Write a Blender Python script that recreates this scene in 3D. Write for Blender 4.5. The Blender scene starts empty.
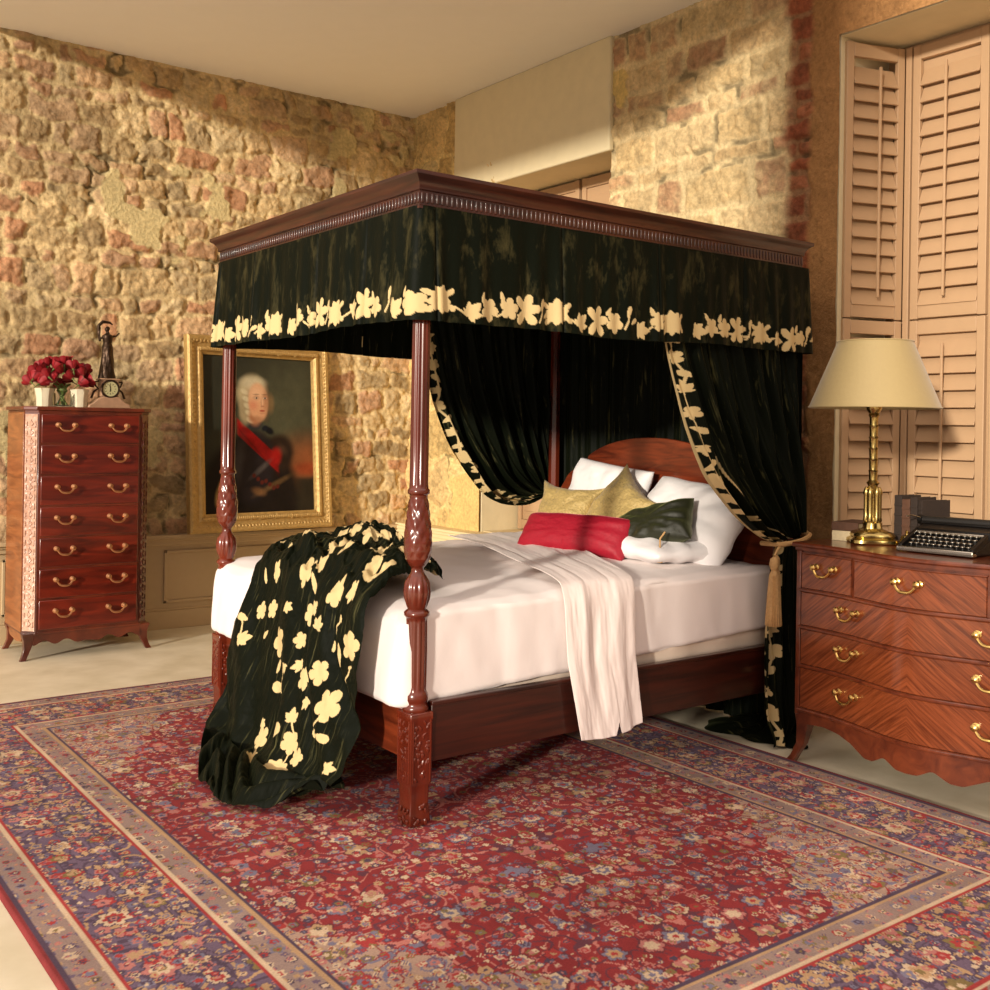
import bpy, bmesh, math, random
import numpy as np
from mathutils import Vector, Matrix
PI = math.pi
C = bpy.context.scene.collection
random.seed(7)

# ------------------------------------------------------------------ camera, sky, sun, exposure
scn = bpy.context.scene
cam_d = bpy.data.cameras.new('camera'); cam = bpy.data.objects.new('camera', cam_d); C.objects.link(cam)
YAW, PITCH, ROLL, F = math.radians(53.1191), 0.0009, 0.0160, 1071.07
f0 = Vector((math.cos(YAW), math.sin(YAW), 0)); r0 = Vector((math.sin(YAW), -math.cos(YAW), 0)); u0 = Vector((0, 0, 1))
fw = f0*math.cos(PITCH)+u0*math.sin(PITCH); u2 = -f0*math.sin(PITCH)+u0*math.cos(PITCH)
rr = r0*math.cos(ROLL)+u2*math.sin(ROLL); uu = -r0*math.sin(ROLL)+u2*math.cos(ROLL)
mw = Matrix((rr, uu, -fw)).transposed().to_4x4(); mw.translation = (0, 0, 1.36)
cam.matrix_world = mw
cam_d.sensor_width = 36; cam_d.lens = F/990*36; cam_d.shift_y = (428.34-495)/990
cam_d.clip_start = .05
scn.camera = cam

world = bpy.data.worlds.new('world'); scn.world = world; world.use_nodes = True
wn = world.node_tree; bgn = wn.nodes['Background']
# soft room light: brightest from the window side (-X) and from above
_N, _K = wn.nodes, wn.links
_tc = _N.new('ShaderNodeTexCoord'); _sp = _N.new('ShaderNodeSeparateXYZ'); _K.new(_tc.outputs['Generated'], _sp.inputs[0])
_a = _N.new('ShaderNodeMapRange'); _a.inputs[1].default_value = .3; _a.inputs[2].default_value = -1; _a.inputs[3].default_value = 0; _a.inputs[4].default_value = .50; _K.new(_sp.outputs[0], _a.inputs[0])
_b = _N.new('ShaderNodeMapRange'); _b.inputs[1].default_value = 0; _b.inputs[2].default_value = 1; _b.inputs[3].default_value = .13; _b.inputs[4].default_value = 1.65; _K.new(_sp.outputs[2], _b.inputs[0])
_c = _N.new('ShaderNodeMath'); _c.operation = 'ADD'; _K.new(_a.outputs[0], _c.inputs[0]); _K.new(_b.outputs[0], _c.inputs[1]); _K.new(_c.outputs[0], bgn.inputs[1])
bgn.inputs[0].default_value = (1.0, .84, .73, 1)

sd = bpy.data.lights.new('sun', 'SUN'); sun = bpy.data.objects.new('sun', sd); C.objects.link(sun)
sd.energy = 4.1; sd.angle = math.radians(3.5); sd.color = (1, .90, .76)
SUN_AZ, SUN_EL = math.radians(25), math.radians(10.5)
sdir = Vector((math.cos(SUN_AZ)*math.cos(SUN_EL), math.sin(SUN_AZ)*math.cos(SUN_EL), -math.sin(SUN_EL)))
sun.rotation_euler = sdir.to_track_quat('-Z', 'Y').to_euler(); sun.location = (-3, 0, 3)

scn.view_settings.view_transform = 'Standard'; scn.view_settings.look = 'None'
scn.view_settings.exposure = 0.0; scn.view_settings.gamma = 1; scn.view_settings.use_curve_mapping = False

# ------------------------------------------------------------------ helpers
def L(r, g=None, b=None):
    if g is None: r, g, b = r
    return tuple(((c/255)/12.92 if c/255 <= .04045 else ((c/255+.055)/1.055)**2.4) for c in (r, g, b))

def h2(i, j, s=0):
    i = np.asarray(i, np.int64); j = np.asarray(j, np.int64)
    n = (i*374761393 + j*668265263 + s*1274126177) & 0x7fffffff
    n = ((n ^ (n >> 13))*1103515245 + 12345) & 0x7fffffff
    n = ((n ^ (n >> 15))*69069 + 1) & 0x7fffffff
    return ((n ^ (n >> 11)) & 0xffffff)/float(0xffffff)
def vn(x, y, s=0):
    x, y = np.broadcast_arrays(np.asarray(x, float), np.asarray(y, float))
    i = np.floor(x).astype(np.int64); j = np.floor(y).astype(np.int64); a = x-i; b = y-j
    a = a*a*(3-2*a); b = b*b*(3-2*b)
    return (h2(i, j, s)*(1-a)+h2(i+1, j, s)*a)*(1-b)+(h2(i, j+1, s)*(1-a)+h2(i+1, j+1, s)*a)*b
def fbm(x, y, s=0, o=4):
    t = 0; a = .5; n = 0
    for k in range(o):
        t = t+a*vn(np.asarray(x)*2**k, np.asarray(y)*2**k, s+k*17); n += a; a *= .5
    return t/n
def sstep(a, b, x):
    t = np.clip((x-a)/(b-a), 0, 1); return t*t*(3-2*t)

def mesh_obj(name, V, Fc, mat, parent=None, smooth=True, ang=35):
    me = bpy.data.meshes.new(name); me.from_pydata([tuple(v) for v in V], [], Fc); me.update()
    o = bpy.data.objects.new(name, me); C.objects.link(o)
    if mat: me.materials.append(mat)
    if smooth:
        me.polygons.foreach_set('use_smooth', [True]*len(me.polygons)); me.set_sharp_from_angle(angle=math.radians(ang))
    if parent is not None: o.parent = parent
    return o
def grid_obj(name, P, mat, col=None, parent=None, drop=None, off=(0, 0, 0), flip=False, solid=0):
    """P: (n,m,3) array of points; col: (n,m,3) attribute; drop: (n-1,m-1) mask of faces left out"""
    n, m = P.shape[:2]; P = P-np.array(off)
    idx = np.arange(n*m).reshape(n, m)
    q = np.stack([idx[:-1, :-1], idx[1:, :-1], idx[1:, 1:], idx[:-1, 1:]], -1)
    if flip: q = q[..., ::-1]
    q = q.reshape(-1, 4) if drop is None else q[~drop]
    me = bpy.data.meshes.new(name); me.vertices.add(n*m); me.vertices.foreach_set('co', P.reshape(-1).astype(np.float32))
    me.loops.add(q.size); me.loops.foreach_set('vertex_index', q.reshape(-1).astype(np.int32))
    me.polygons.add(len(q)); me.polygons.foreach_set('loop_start', np.arange(0, q.size, 4, dtype=np.int32))
    me.polygons.foreach_set('loop_total', np.full(len(q), 4, np.int32))
    me.update(calc_edges=True); me.validate()
    me.polygons.foreach_set('use_smooth', np.ones(len(me.polygons), bool))
    if col is not None:
        ca = me.color_attributes.new('Col', 'FLOAT_COLOR', 'POINT')
        c4 = np.ones((n*m, 4), np.float32); c4[:, :3] = col.reshape(-1, 3); ca.data.foreach_set('color', c4.reshape(-1))
    me.materials.append(mat)
    o = bpy.data.objects.new(name, me); C.objects.link(o)
    if parent is not None: o.parent = parent
    if solid:
        md = o.modifiers.new('thick', 'SOLIDIFY'); md.thickness = solid; md.offset = 0
    return o

class MB:
    def __init__(s, off=(0, 0, 0)): s.V = []; s.F = []; s.off = Vector(off)
    def raw(s, V, Fc):
        b = len(s.V); s.V += [Vector(v) for v in V]; s.F += [tuple(b+i for i in f) for f in Fc]
    def box(s, x0, x1, y0, y1, z0, z1, M=None):
        V = [Vector((x, y, z)) for x in (x0, x1) for y in (y0, y1) for z in (z0, z1)]
        if M: V = [M @ v for v in V]
        s.raw(V, [(0, 1, 3, 2), (4, 6, 7, 5), (0, 4, 5, 1), (2, 3, 7, 6), (0, 2, 6, 4), (1, 5, 7, 3)])
    def lathe(s, cx, cy, prof, n=24, mod=None, M=None):
        V = []; Fc = []
        for (r, z) in prof:
            for k in range(n):
                a = 2*PI*k/n; rr_ = r*(mod(a, z) if mod else 1); v = Vector((cx+rr_*math.cos(a), cy+rr_*math.sin(a), z)); V.append(M @ v if M else v)
        m = len(prof)
        for i in range(m-1):
            for k in range(n): Fc.append((i*n+k, i*n+(k+1) % n, (i+1)*n+(k+1) % n, (i+1)*n+k))
        Fc.append(tuple(range(n-1, -1, -1))); Fc.append(tuple((m-1)*n+k for k in range(n)))
        s.raw(V, Fc)
    def tube(s, pts, r, n=8):
        pts = [Vector(p) for p in pts]; m = len(pts); V = []; Fc = []
        if not hasattr(r, '__len__'): r = [r]*m
        up = None
        for i, p in enumerate(pts):
            t = (pts[min(i+1, m-1)]-pts[max(i-1, 0)]).normalized()
            if up is None: up = Vector((0, 0, 1)) if abs(t.z) < .9 else Vector((1, 0, 0))
            a = t.cross(up).normalized(); b = a.cross(t).normalized(); up = b
            for k in range(n): V.append(p+(a*math.cos(2*PI*k/n)+b*math.sin(2*PI*k/n))*r[i])
        for i in range(m-1):
            for k in range(n): Fc.append((i*n+k, i*n+(k+1) % n, (i+1)*n+(k+1) % n, (i+1)*n+k))
        Fc.append(tuple(range(n-1, -1, -1))); Fc.append(tuple((m-1)*n+k for k in range(n)))
        s.raw(V, Fc)
    def ball(s, c, r, n=12, M=None):
        if not hasattr(r, '__len__'): r = (r, r, r)
        V = []; Fc = []; m = max(4, n//2+1)
        for i in range(m+1):
            p = PI*i/m
            for k in range(n):
                v = Vector((r[0]*math.sin(p)*math.cos(2*PI*k/n), r[1]*math.sin(p)*math.sin(2*PI*k/n), r[2]*math.cos(p)))
                if M: v = M @ v
                V.append(v+Vector(c))
        for i in range(m):
            for k in range(n): Fc.append((i*n+k, (i+1)*n+k, (i+1)*n+(k+1) % n, i*n+(k+1) % n))
        s.raw(V, Fc)
    def prism(s, poly, axis, a, b):
        """poly in the two remaining axes, in order"""
        def mk(p, q):
            o = list(p); o.insert(axis, q); return o
        n = len(poly); V = [mk(p, a) for p in poly]+[mk(p, b) for p in poly]
        s.raw(V, [tuple(range(n)), tuple(range(2*n-1, n-1, -1))]+[(i, n+i, n+(i+1) % n, (i+1) % n) for i in range(n)])
    def build(s, name, mat, parent=None, bevel=0, smooth=True, ang=35, seg=2):
        V = [v-s.off for v in s.V]
        o = mesh_obj(name, V, s.F, mat, parent, smooth, ang)
        bm = bmesh.new(); bm.from_mesh(o.data); bmesh.ops.recalc_face_normals(bm, faces=bm.faces); bm.to_mesh(o.data); bm.free()
        if bevel:
            md = o.modifiers.new('bevel', 'BEVEL'); md.width = bevel; md.segments = seg; md.limit_method = 'ANGLE'; md.angle_limit = math.radians(40)
        return o

def tag(o, label=None, cat=None, group=None, kind=None):
    if label: o['label'] = label
    if cat: o['category'] = cat
    if group: o['group'] = group
    if kind: o['kind'] = kind
    return o
def thing(name, label, cat, loc, group=None, rz=0):
    o = bpy.data.objects.new(name, None); C.objects.link(o); o.location = loc; o.rotation_euler = (0, 0, rz)
    o.empty_display_size = .1
    return tag(o, label, cat, group)
def copy_tree(o, loc=None, rot=None, parent=None):
    c = o.copy(); C.objects.link(c)
    if parent is not None: c.parent = parent
    if loc is not None: c.location = loc
    if rot is not None: c.rotation_euler = rot
    for ch in list(o.children): copy_tree(ch, parent=c)
    return c

# ------------------------------------------------------------------ materials
def new_mat(name):
    m = bpy.data.materials.new(name); m.use_nodes = True; return m, m.node_tree.nodes, m.node_tree.links, m.node_tree.nodes['Principled BSDF']
def plain(name, col, rough=.5, metal=0, bump=0, bscale=40, var=0, coat=0, **kw):
    m, N, K, p = new_mat(name)
    p.inputs['Base Color'].default_value = (*col, 1); p.inputs['Roughness'].default_value = rough; p.inputs['Metallic'].default_value = metal
    p.inputs['Coat Weight'].default_value = coat
    for k, v in kw.items(): p.inputs[k.replace('_', ' ')].default_value = v
    tc = N.new('ShaderNodeTexCoord'); nz = N.new('ShaderNodeTexNoise'); nz.inputs['Scale'].default_value = bscale; nz.inputs['Detail'].default_value = 5
    K.new(tc.outputs['Object'], nz.inputs['Vector'])
    if var:
        mx = N.new('ShaderNodeMix'); mx.data_type = 'RGBA'
        mx.inputs[6].default_value = (*[c*(1-var) for c in col], 1); mx.inputs[7].default_value = (*[min(1, c*(1+var)) for c in col], 1)
        K.new(nz.outputs['Fac'], mx.inputs[0]); K.new(mx.outputs[2], p.inputs['Base Color'])
    if bump:
        b = N.new('ShaderNodeBump'); b.inputs['Strength'].default_value = bump; b.inputs['Distance'].default_value = .01
        K.new(nz.outputs['Fac'], b.inputs['Height']); K.new(b.outputs[0], p.inputs['Normal'])
    return m
def wood(name, c1, c2, scale=(3, 40, 40), rough=.3, coat=.4, mirror=None, rot=0, dist=1.2, carve=0):
    m, N, K, p = new_mat(name)
    tc = N.new('ShaderNodeTexCoord'); mp = N.new('ShaderNodeMapping'); mp.inputs['Scale'].default_value = scale; m0 = N.new('ShaderNodeMapping'); m0.inputs['Rotation'].default_value = (rot, 0, 0)
    src = tc.outputs['Object']
    if mirror is not None:
        sp = N.new('ShaderNodeSeparateXYZ'); K.new(src, sp.inputs[0])
        sb = N.new('ShaderNodeMath'); sb.operation = 'SUBTRACT'; sb.inputs[1].default_value = mirror; K.new(sp.outputs[1], sb.inputs[0])
        ab = N.new('ShaderNodeMath'); ab.operation = 'ABSOLUTE'; K.new(sb.outputs[0], ab.inputs[0])
        cb = N.new('ShaderNodeCombineXYZ'); K.new(sp.outputs[0], cb.inputs[0]); K.new(ab.outputs[0], cb.inputs[1]); K.new(sp.outputs[2], cb.inputs[2])
        src = cb.outputs[0]
    K.new(src, m0.inputs['Vector']); K.new(m0.outputs[0], mp.inputs['Vector'])
    nz = N.new('ShaderNodeTexNoise'); nz.inputs['Scale'].default_value = 1; nz.inputs['Detail'].default_value = 6; nz.inputs['Distortion'].default_value = dist
    K.new(mp.outputs[0], nz.inputs['Vector'])
    rp = N.new('ShaderNodeValToRGB'); rp.color_ramp.elements[0].position = .32; rp.color_ramp.elements[1].position = .68
    rp.color_ramp.elements[0].color = (*c1, 1); rp.color_ramp.elements[1].color = (*c2, 1)
    K.new(nz.outputs['Fac'], rp.inputs[0]); K.new(rp.outputs[0], p.inputs['Base Color'])
    p.inputs['Roughness'].default_value = rough; p.inputs['Coat Weight'].default_value = coat; p.inputs['Coat Roughness'].default_value = .12
    b = N.new('ShaderNodeBump'); b.inputs['Strength'].default_value = .08; b.inputs['Distance'].default_value = .002
    if carve:
        v = N.new('ShaderNodeTexVoronoi'); v.inputs['Scale'].default_value = carve; K.new(tc.outputs['Object'], v.inputs['Vector'])
        b.inputs['Strength'].default_value = .9; b.inputs['Distance'].default_value = .012; K.new(v.outputs['Distance'], b.inputs['Height'])
    else: K.new(nz.outputs['Fac'], b.inputs['Height'])
    K.new(b.outputs[0], p.inputs['Normal'])
    return m
def attr_mat(name, rough=.85, bump=.4, bscale=60, bdist=.01, var=.25, sheen=0):
    m, N, K, p = new_mat(name)
    at = N.new('ShaderNodeAttribute'); at.attribute_name = 'Col'
    tc = N.new('ShaderNodeTexCoord'); nz = N.new('ShaderNodeTexNoise'); nz.inputs['Scale'].default_value = bscale; nz.inputs['Detail'].default_value = 6; nz.inputs['Roughness'].default_value = .65
    K.new(tc.outputs['Object'], nz.inputs['Vector'])
    mr = N.new('ShaderNodeMapRange'); mr.inputs[1].default_value = .25; mr.inputs[2].default_value = .75; mr.inputs[3].default_value = 1-var; mr.inputs[4].default_value = 1+var
    K.new(nz.outputs['Fac'], mr.inputs[0])
    vm = N.new('ShaderNodeVectorMath'); vm.operation = 'SCALE'; K.new(at.outputs['Color'], vm.inputs[0]); K.new(mr.outputs[0], vm.inputs['Scale'])
    K.new(vm.outputs[0], p.inputs['Base Color']); p.inputs['Roughness'].default_value = rough
    p.inputs['Specular IOR Level'].default_value = .2; p.inputs['Sheen Weight'].default_value = sheen
    if bump:
        b = N.new('ShaderNodeBump'); b.inputs['Strength'].default_value = bump; b.inputs['Distance'].default_value = bdist
        K.new(nz.outputs['Fac'], b.inputs['Height']); K.new(b.outputs[0], p.inputs['Normal'])
    return m
def velvet_mat(name, base=(.004, .0055, .0025), streak=(.085, .080, .032), cream=L(208, 184, 134), fs=15, ft=1.1, thr=(.585, .71), sheen=.08):
    """crushed velvet; attribute Col.r = applique mask, g,b = metres/10 across and down the cloth"""
    m, N, K, p = new_mat(name)
    at = N.new('ShaderNodeAttribute'); at.attribute_name = 'Col'; sp = N.new('ShaderNodeSeparateColor'); K.new(at.outputs['Color'], sp.inputs[0])
    cb = N.new('ShaderNodeCombineXYZ')
    m1 = N.new('ShaderNodeMath'); m1.operation = 'MULTIPLY'; m1.inputs[1].default_value = fs*10; K.new(sp.outputs[1], m1.inputs[0]); K.new(m1.outputs[0], cb.inputs[0])
    m2 = N.new('ShaderNodeMath'); m2.operation = 'MULTIPLY'; m2.inputs[1].default_value = ft*10; K.new(sp.outputs[2], m2.inputs[0]); K.new(m2.outputs[0], cb.inputs[1])
    nz = N.new('ShaderNodeTexNoise'); nz.inputs['Scale'].default_value = 3; nz.inputs['Detail'].default_value = 5; nz.inputs['Roughness'].default_value = .7; nz.inputs['Distortion'].default_value = .3
    K.new(cb.outputs[0], nz.inputs['Vector'])
    rp = N.new('ShaderNodeValToRGB'); e = rp.color_ramp.elements; e[0].position = thr[0]; e[1].position = thr[1]; e[0].color = (*base, 1); e[1].color = (*streak, 1)
    K.new(nz.outputs['Fac'], rp.inputs[0])
    mx = N.new('ShaderNodeMix'); mx.data_type = 'RGBA'; K.new(sp.outputs[0], mx.inputs[0]); K.new(rp.outputs[0], mx.inputs[6]); mx.inputs[7].default_value = (*cream, 1)
    K.new(mx.outputs[2], p.inputs['Base Color']); p.inputs['Roughness'].default_value = .55
    p.inputs['Specular IOR Level'].default_value = .06
    sh = N.new('ShaderNodeMath'); sh.operation = 'MULTIPLY_ADD'; sh.inputs[1].default_value = -sheen; sh.inputs[2].default_value = sheen; K.new(sp.outputs[0], sh.inputs[0])
    K.new(sh.outputs[0], p.inputs['Sheen Weight']); p.inputs['Sheen Tint'].default_value = (.25, .28, .12, 1); p.inputs['Sheen Roughness'].default_value = .35
    b = N.new('ShaderNodeBump'); b.inputs['Strength'].default_value = .5; b.inputs['Distance'].default_value = .006
    K.new(nz.outputs['Fac'], b.inputs['Height']); K.new(b.outputs[0], p.inputs['Normal'])
    return m

M_bed = wood('mahogany_bed', L(56, 18, 9), L(116, 42, 21), (6, 6, 1.2), .26, .5)
M_rail = wood('shaded_mahogany_rail', L(32, 10, 6), L(64, 23, 12), (2, 2, 30), .34, .25)  # bed mahogany darkened, shade on the side rails is in the colour
M_carved = wood('carved_mahogany', L(50, 17, 9), L(105, 42, 22), (6, 6, 1.2), .26, .5, carve=48)
M_head = wood('mahogany_headboard', L(72, 25, 11), L(124, 52, 26), (3, 3, 25), .3, .35)
M_cornice = wood('mahogany_cornice', L(38, 15, 9), L(76, 34, 21), (3, 3, 40), .34, .3)
M_draw = wood('mahogany_drawer', L(66, 16, 7), L(116, 34, 16), (2.5, 3, 18), .28, .5)
M_case = wood('mahogany_case', L(64, 22, 11), L(112, 46, 24), (4, 4, 4), .33, .4)
M_side = wood('lit_mahogany_side', L(118, 66, 34), L(160, 96, 52), (3, 3, 22), .4, .3)  # tan side wood, lightened for the light falling on that side
M_fret = wood('lit_fret_wood', L(178, 134, 112), L(212, 172, 150), (6, 6, 1.2), .35, .3, carve=34)  # pale tone paints in the highlight on the light-facing corner
M_veneer = wood('chevron_veneer', L(84, 36, 16), L(132, 66, 34), (2, 6, 110), .25, .5, mirror=0.0, rot=math.radians(38), dist=.5)
M_vcase = wood('veneer_case', L(74, 29, 14), L(112, 52, 27), (3, 12, 12), .28, .5)
M_brass = plain('aged_brass', L(182, 158, 98), .26, 1, .15, 30, .25)
M_pull = plain('antique_pull', L(205, 150, 110), .35, 1)
M_pullb = plain('bright_brass_pull', L(222, 186, 112), .25, 1)
M_bronze = plain('dark_bronze', L(62, 46, 34), .4, .8, .2, 60, .4)
M_gold = plain('gilt_frame', L(186, 152, 92), .5, .35, .7, 42, .35)
M_giltlip = plain('gilt_slip', L(205, 170, 96), .35, .6, .2, 60, .2)
M_sheet = plain('white_cotton', L(236, 226, 222), .8, 0, .12, 14, 0, Sheen_Weight=.1)
M_satin = plain('satin_throw_sheet', L(232, 218, 212), .62, 0, .12, 22, 0, Sheen_Weight=.15)
M_box = plain('box_spring_cloth', L(222, 204, 186), .8, 0, .2, 30, .05)
M_pillow = plain('pillow_cotton', L(244, 240, 240), .75, 0, .1, 16)
M_redv = plain('crimson_velvet', L(158, 12, 38), .6, 0, .25, 60, .2, Sheen_Weight=.6, Sheen_Roughness=.3)
M_redv.node_tree.nodes['Principled BSDF'].inputs['Sheen Tint'].default_value = (1, .25, .35, 1)
M_greenv = plain('green_velvet', L(26, 28, 10), .55, 0, .25, 40, .5, Sheen_Weight=.4)
M_greenv.node_tree.nodes['Principled BSDF'].inputs['Sheen Tint'].default_value = (.5, .55, .2, 1)
M_brocade = plain('gold_brocade', L(188, 162, 100), .5, .1, .8, 70, .35, Sheen_Weight=.2)
M_tassel = plain('gold_tassel', L(190, 150, 98), .7, 0, .3, 80, .3)
M_dado = plain('dado_paint', L(192, 166, 128), .55, 0, .08, 20, .05)
M_shut = plain('shutter_paint', L(186, 152, 116), .5, 0, .03, 20, .04)
M_plaster = plain('pale_plaster', L(222, 208, 170), .9, 0, .3, 12, .07)
M_ceil = plain('ceiling_paint', L(250, 248, 242), .9, 0, .05, 8, .02)
M_shade = plain('lamp_shade_silk', L(164, 144, 98), .6, 0, .1, 60, .04, Sheen_Weight=.3)
M_black = plain('black_enamel', L(14, 12, 11), .35, 0, 0, 10, 0, Specular_IOR_Level=.25)
M_key = plain('key_black', L(30, 28, 26), .3, 0)
M_chrome = plain('worn_chrome', L(190, 184, 172), .25, 1)
M_rose = plain('rose_petals', L(138, 0, 16), .6, 0, .2, 60, .4, Sheen_Weight=.05)
M_stem = plain('rose_stem', L(92, 112, 48), .6)
M_ceramic = plain('cream_ceramic', L(226, 214, 184), .4, 0, .15, 30, .08)
M_glass = plain('vase_glass', (.95, .97, .92), .04, 0, Transmission_Weight=1.0, IOR=1.3)
M_marble = plain('clock_marble', L(168, 132, 104), .35, 0, .1, 30, .3)
M_dial = plain('clock_dial', L(186, 178, 132), .4, 0)
M_book = plain('book_leather', L(84, 54, 36), .7, 0, .2, 60, .3)
M_bookd = plain('dark_book_cloth', L(44, 32, 24), .8, 0, .2, 60, .3)
M_page = plain('book_pages', L(206, 188, 150), .8, 0, .3, 90, .15)
M_velvet = velvet_mat('floral_velvet')
M_velvet_v = velvet_mat('valance_velvet', streak=(.066, .056, .022), fs=5, ft=1.6, thr=(.52, .76))
M_wall = attr_mat('stone_wall', .9, .9, 45, .012, .30)
M_rug = attr_mat('woven_rug', .95, .3, 160, .004, .22)
M_canvas = attr_mat('oil_painting', .45, .1, 120, .002, .10)

# ------------------------------------------------------------------ structure: floor
def floor_mat():
    m, N, K, p = new_mat('limestone_floor')
    tc = N.new('ShaderNodeTexCoord'); nz = N.new('ShaderNodeTexNoise'); nz.inputs['Scale'].default_value = 5; nz.inputs['Detail'].default_value = 8
    K.new(tc.outputs['Object'], nz.inputs['Vector'])
    rp = N.new('ShaderNodeValToRGB'); rp.color_ramp.elements[0].position = .3; rp.color_ramp.elements[1].position = .7
    rp.color_ramp.elements[0].color = (*L(208, 196, 166), 1); rp.color_ramp.elements[1].color = (*L(230, 220, 194), 1)
    K.new(nz.outputs['Fac'], rp.inputs[0]); K.new(rp.outputs[0], p.inputs['Base Color']); p.inputs['Roughness'].default_value = .6
    b = N.new('ShaderNodeBump'); b.inputs['Strength'].default_value = .15; b.inputs['Distance'].default_value = .01; K.new(nz.outputs['Fac'], b.inputs['Height']); K.new(b.outputs[0], p.inputs['Normal'])
    return m
mb = MB(); mb.box(-3, 5.2, -1.5, 7.4, -.12, 0); tag(mb.build('floor', floor_mat()), kind='structure')

# stone masonry: height and colour over a wall, every stone its own size and colour
def masonry(U, Z, rowh, slen, seed, pal, mortar, wp=.03, m=.012, rnd=.05, rel=.03, patch=.62, patchc=L(214, 186, 118)):
    u = U+wp*(fbm(U*5, Z*5, seed, 3)-.5)*2+wp*.5*(fbm(U*17, Z*17, seed+3, 3)-.5)*2
    z = Z+wp*(fbm(U*4+9, Z*5, seed+5, 3)-.5)*2.4+wp*.5*(fbm(U*15, Z*15, seed+6, 3)-.5)*2
    rg = np.random.default_rng(seed)
    zb = [-.3]
    while zb[-1] < 4.2: zb.append(zb[-1]+rowh*rg.uniform(.6, 1.45))
    zb = np.array(zb); r = np.clip(np.searchsorted(zb, z)-1, 0, len(zb)-2)
    sid = np.zeros(U.shape, int); a = np.zeros(U.shape); b = np.zeros(U.shape)
    for k in range(len(zb)-1):
        msk = r == k
        ub = [-3.0]
        while ub[-1] < 9: ub.append(ub[-1]+slen*rg.uniform(.45, 1.6)*(.6+.4*(zb[k+1]-zb[k])/rowh))
        ub = np.array(ub)
        if not msk.any(): continue
        j = np.clip(np.searchsorted(ub, u[msk])-1, 0, len(ub)-2)
        sid[msk] = j; a[msk] = ub[j]; b[msk] = ub[j+1]
    du = np.minimum(u-a, b-u); dz = np.minimum(z-zb[r], zb[r+1]-z)
    dist = rnd-np.hypot(np.maximum(rnd-du, 0), np.maximum(rnd-dz, 0))
    dist = dist-.010*(fbm(U*22, Z*22, seed+8, 3)-.5)*2-.01*h2(r, sid, 9)
    inside = sstep(m*.3, m*1.6, dist)
    face = sstep(0, rnd*.9, dist)
    hh = face*rel*(.3+.7*h2(r, sid, seed+1))+rel*1.3*(fbm(U*11, Z*11, seed+11, 4)-.5)+rel*1.2*(fbm(U*30, Z*30, seed+12, 3)-.5)
    pal = np.array(pal); ci = (h2(r, sid, seed+2)*len(pal)*.999).astype(int)
    col = pal[ci]*(.80+.35*h2(r, sid, seed+4))[..., None]
    col = col*(.62+.76*fbm(U*11, Z*11, seed+13, 5))[..., None]
    col = col*(1-.35*sstep(.55, .75, fbm(U*30, Z*30, seed+30, 3)))[..., None]
    col = col*.80+np.array(mortar)*.20*(.7+.6*fbm(U*25, Z*25, seed+33, 3))[..., None]
    mc = np.array(mortar)*(.75+.5*fbm(U*13, Z*13, seed+14, 5))[..., None]
    out = mc*(1-inside[..., None])+col*inside[..., None]
    gap = sstep(m*.9, m*.2, dist)*sstep(.60, .72, fbm(U*6, Z*6, seed+16, 3))
    out = out*(1-.6*gap)[..., None]; hh = hh-gap*rel*.7
    # old plaster clinging on in patches
    pn = fbm(U*2.1+3, Z*2.3, seed+20, 5); pm = sstep(patch, patch+.012, pn)
    out = out*(1-pm[..., None])+(np.array(patchc)*(.85+.3*fbm(U*10, Z*10, seed+21, 4))[..., None])*pm[..., None]
    hh = hh*(1-pm)+(rel*.75+.006*(fbm(U*8, Z*8, seed+22, 3)-.5))*pm
    return hh, out

st = .009
x = np.arange(-.9, 4.52, st); z = np.arange(.55, 3.77, st); U, Z = np.meshgrid(x, z, indexing='ij')
palL = [L(200, 160, 120), L(194, 146, 112), L(206, 176, 128), L(188, 156, 112), L(208, 170, 132), L(162, 136, 98), L(222, 196, 150), L(200, 152, 120), L(178, 154, 116), L(190, 132, 98), L(214, 178, 138)]
hh, cc = masonry(U, Z, .125, .19, 11, palL, L(218, 192, 142), wp=.05, m=.010, rnd=.035, rel=.019, patch=.665, patchc=L(214, 194, 142))
stain = sstep(.5, .72, fbm(U*1.1+4, Z*1.2, 70, 4)); cc = cc*(1-.30*stain)[..., None]
P = np.stack([U, 7.02-hh, Z], -1)
tag(grid_obj('wall_left', P, M_wall, cc, flip=True), kind='structure')

# back wall with two window openings
W1a, W1b, W1z0, W1z1 = 4.79, 6.07, .64, 3.06
W2a, W2b, W2z0, W2z1 = 1.75, 3.17, .5, 3.3
BX = 4.45
y = np.arange(.3, 7.06, st); z = np.arange(0, 3.77, st); U, Z = np.meshgrid(y, z, indexing='ij')
palY = [L(214, 186, 128), L(206, 172, 112), L(218, 194, 142), L(200, 170, 116), L(212, 178, 124)]
palB = [L(196, 168, 120), L(186, 142, 104), L(178, 128, 96), L(206, 178, 132), L(190, 158, 112)]
palR = [L(150, 78, 52), L(132, 66, 44), L(160, 96, 66)]
h1, c1 = masonry(U, Z, .34, .42, 31, palY, L(226, 200, 138), wp=.05, rel=.03, patch=.60, patchc=L(222, 190, 122), m=.008)
h2_, c2 = masonry(U+.3, Z, .16, .30, 41, palB, L(218, 196, 150), wp=.018, m=.02, rnd=.03, rel=.022, patch=.66)
h3, c3 = masonry(U, Z, .12, .24, 51, palR, L(150, 112, 80), wp=.012, m=.008, rnd=.03, rel=.02, patch=.60, patchc=L(176, 130, 84))
w1 = (U > 5.5)[..., None]; w3 = sstep(3.52, 3.44, U+.05*(vn(Z*8, Z*0, 5)-.5))
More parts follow.
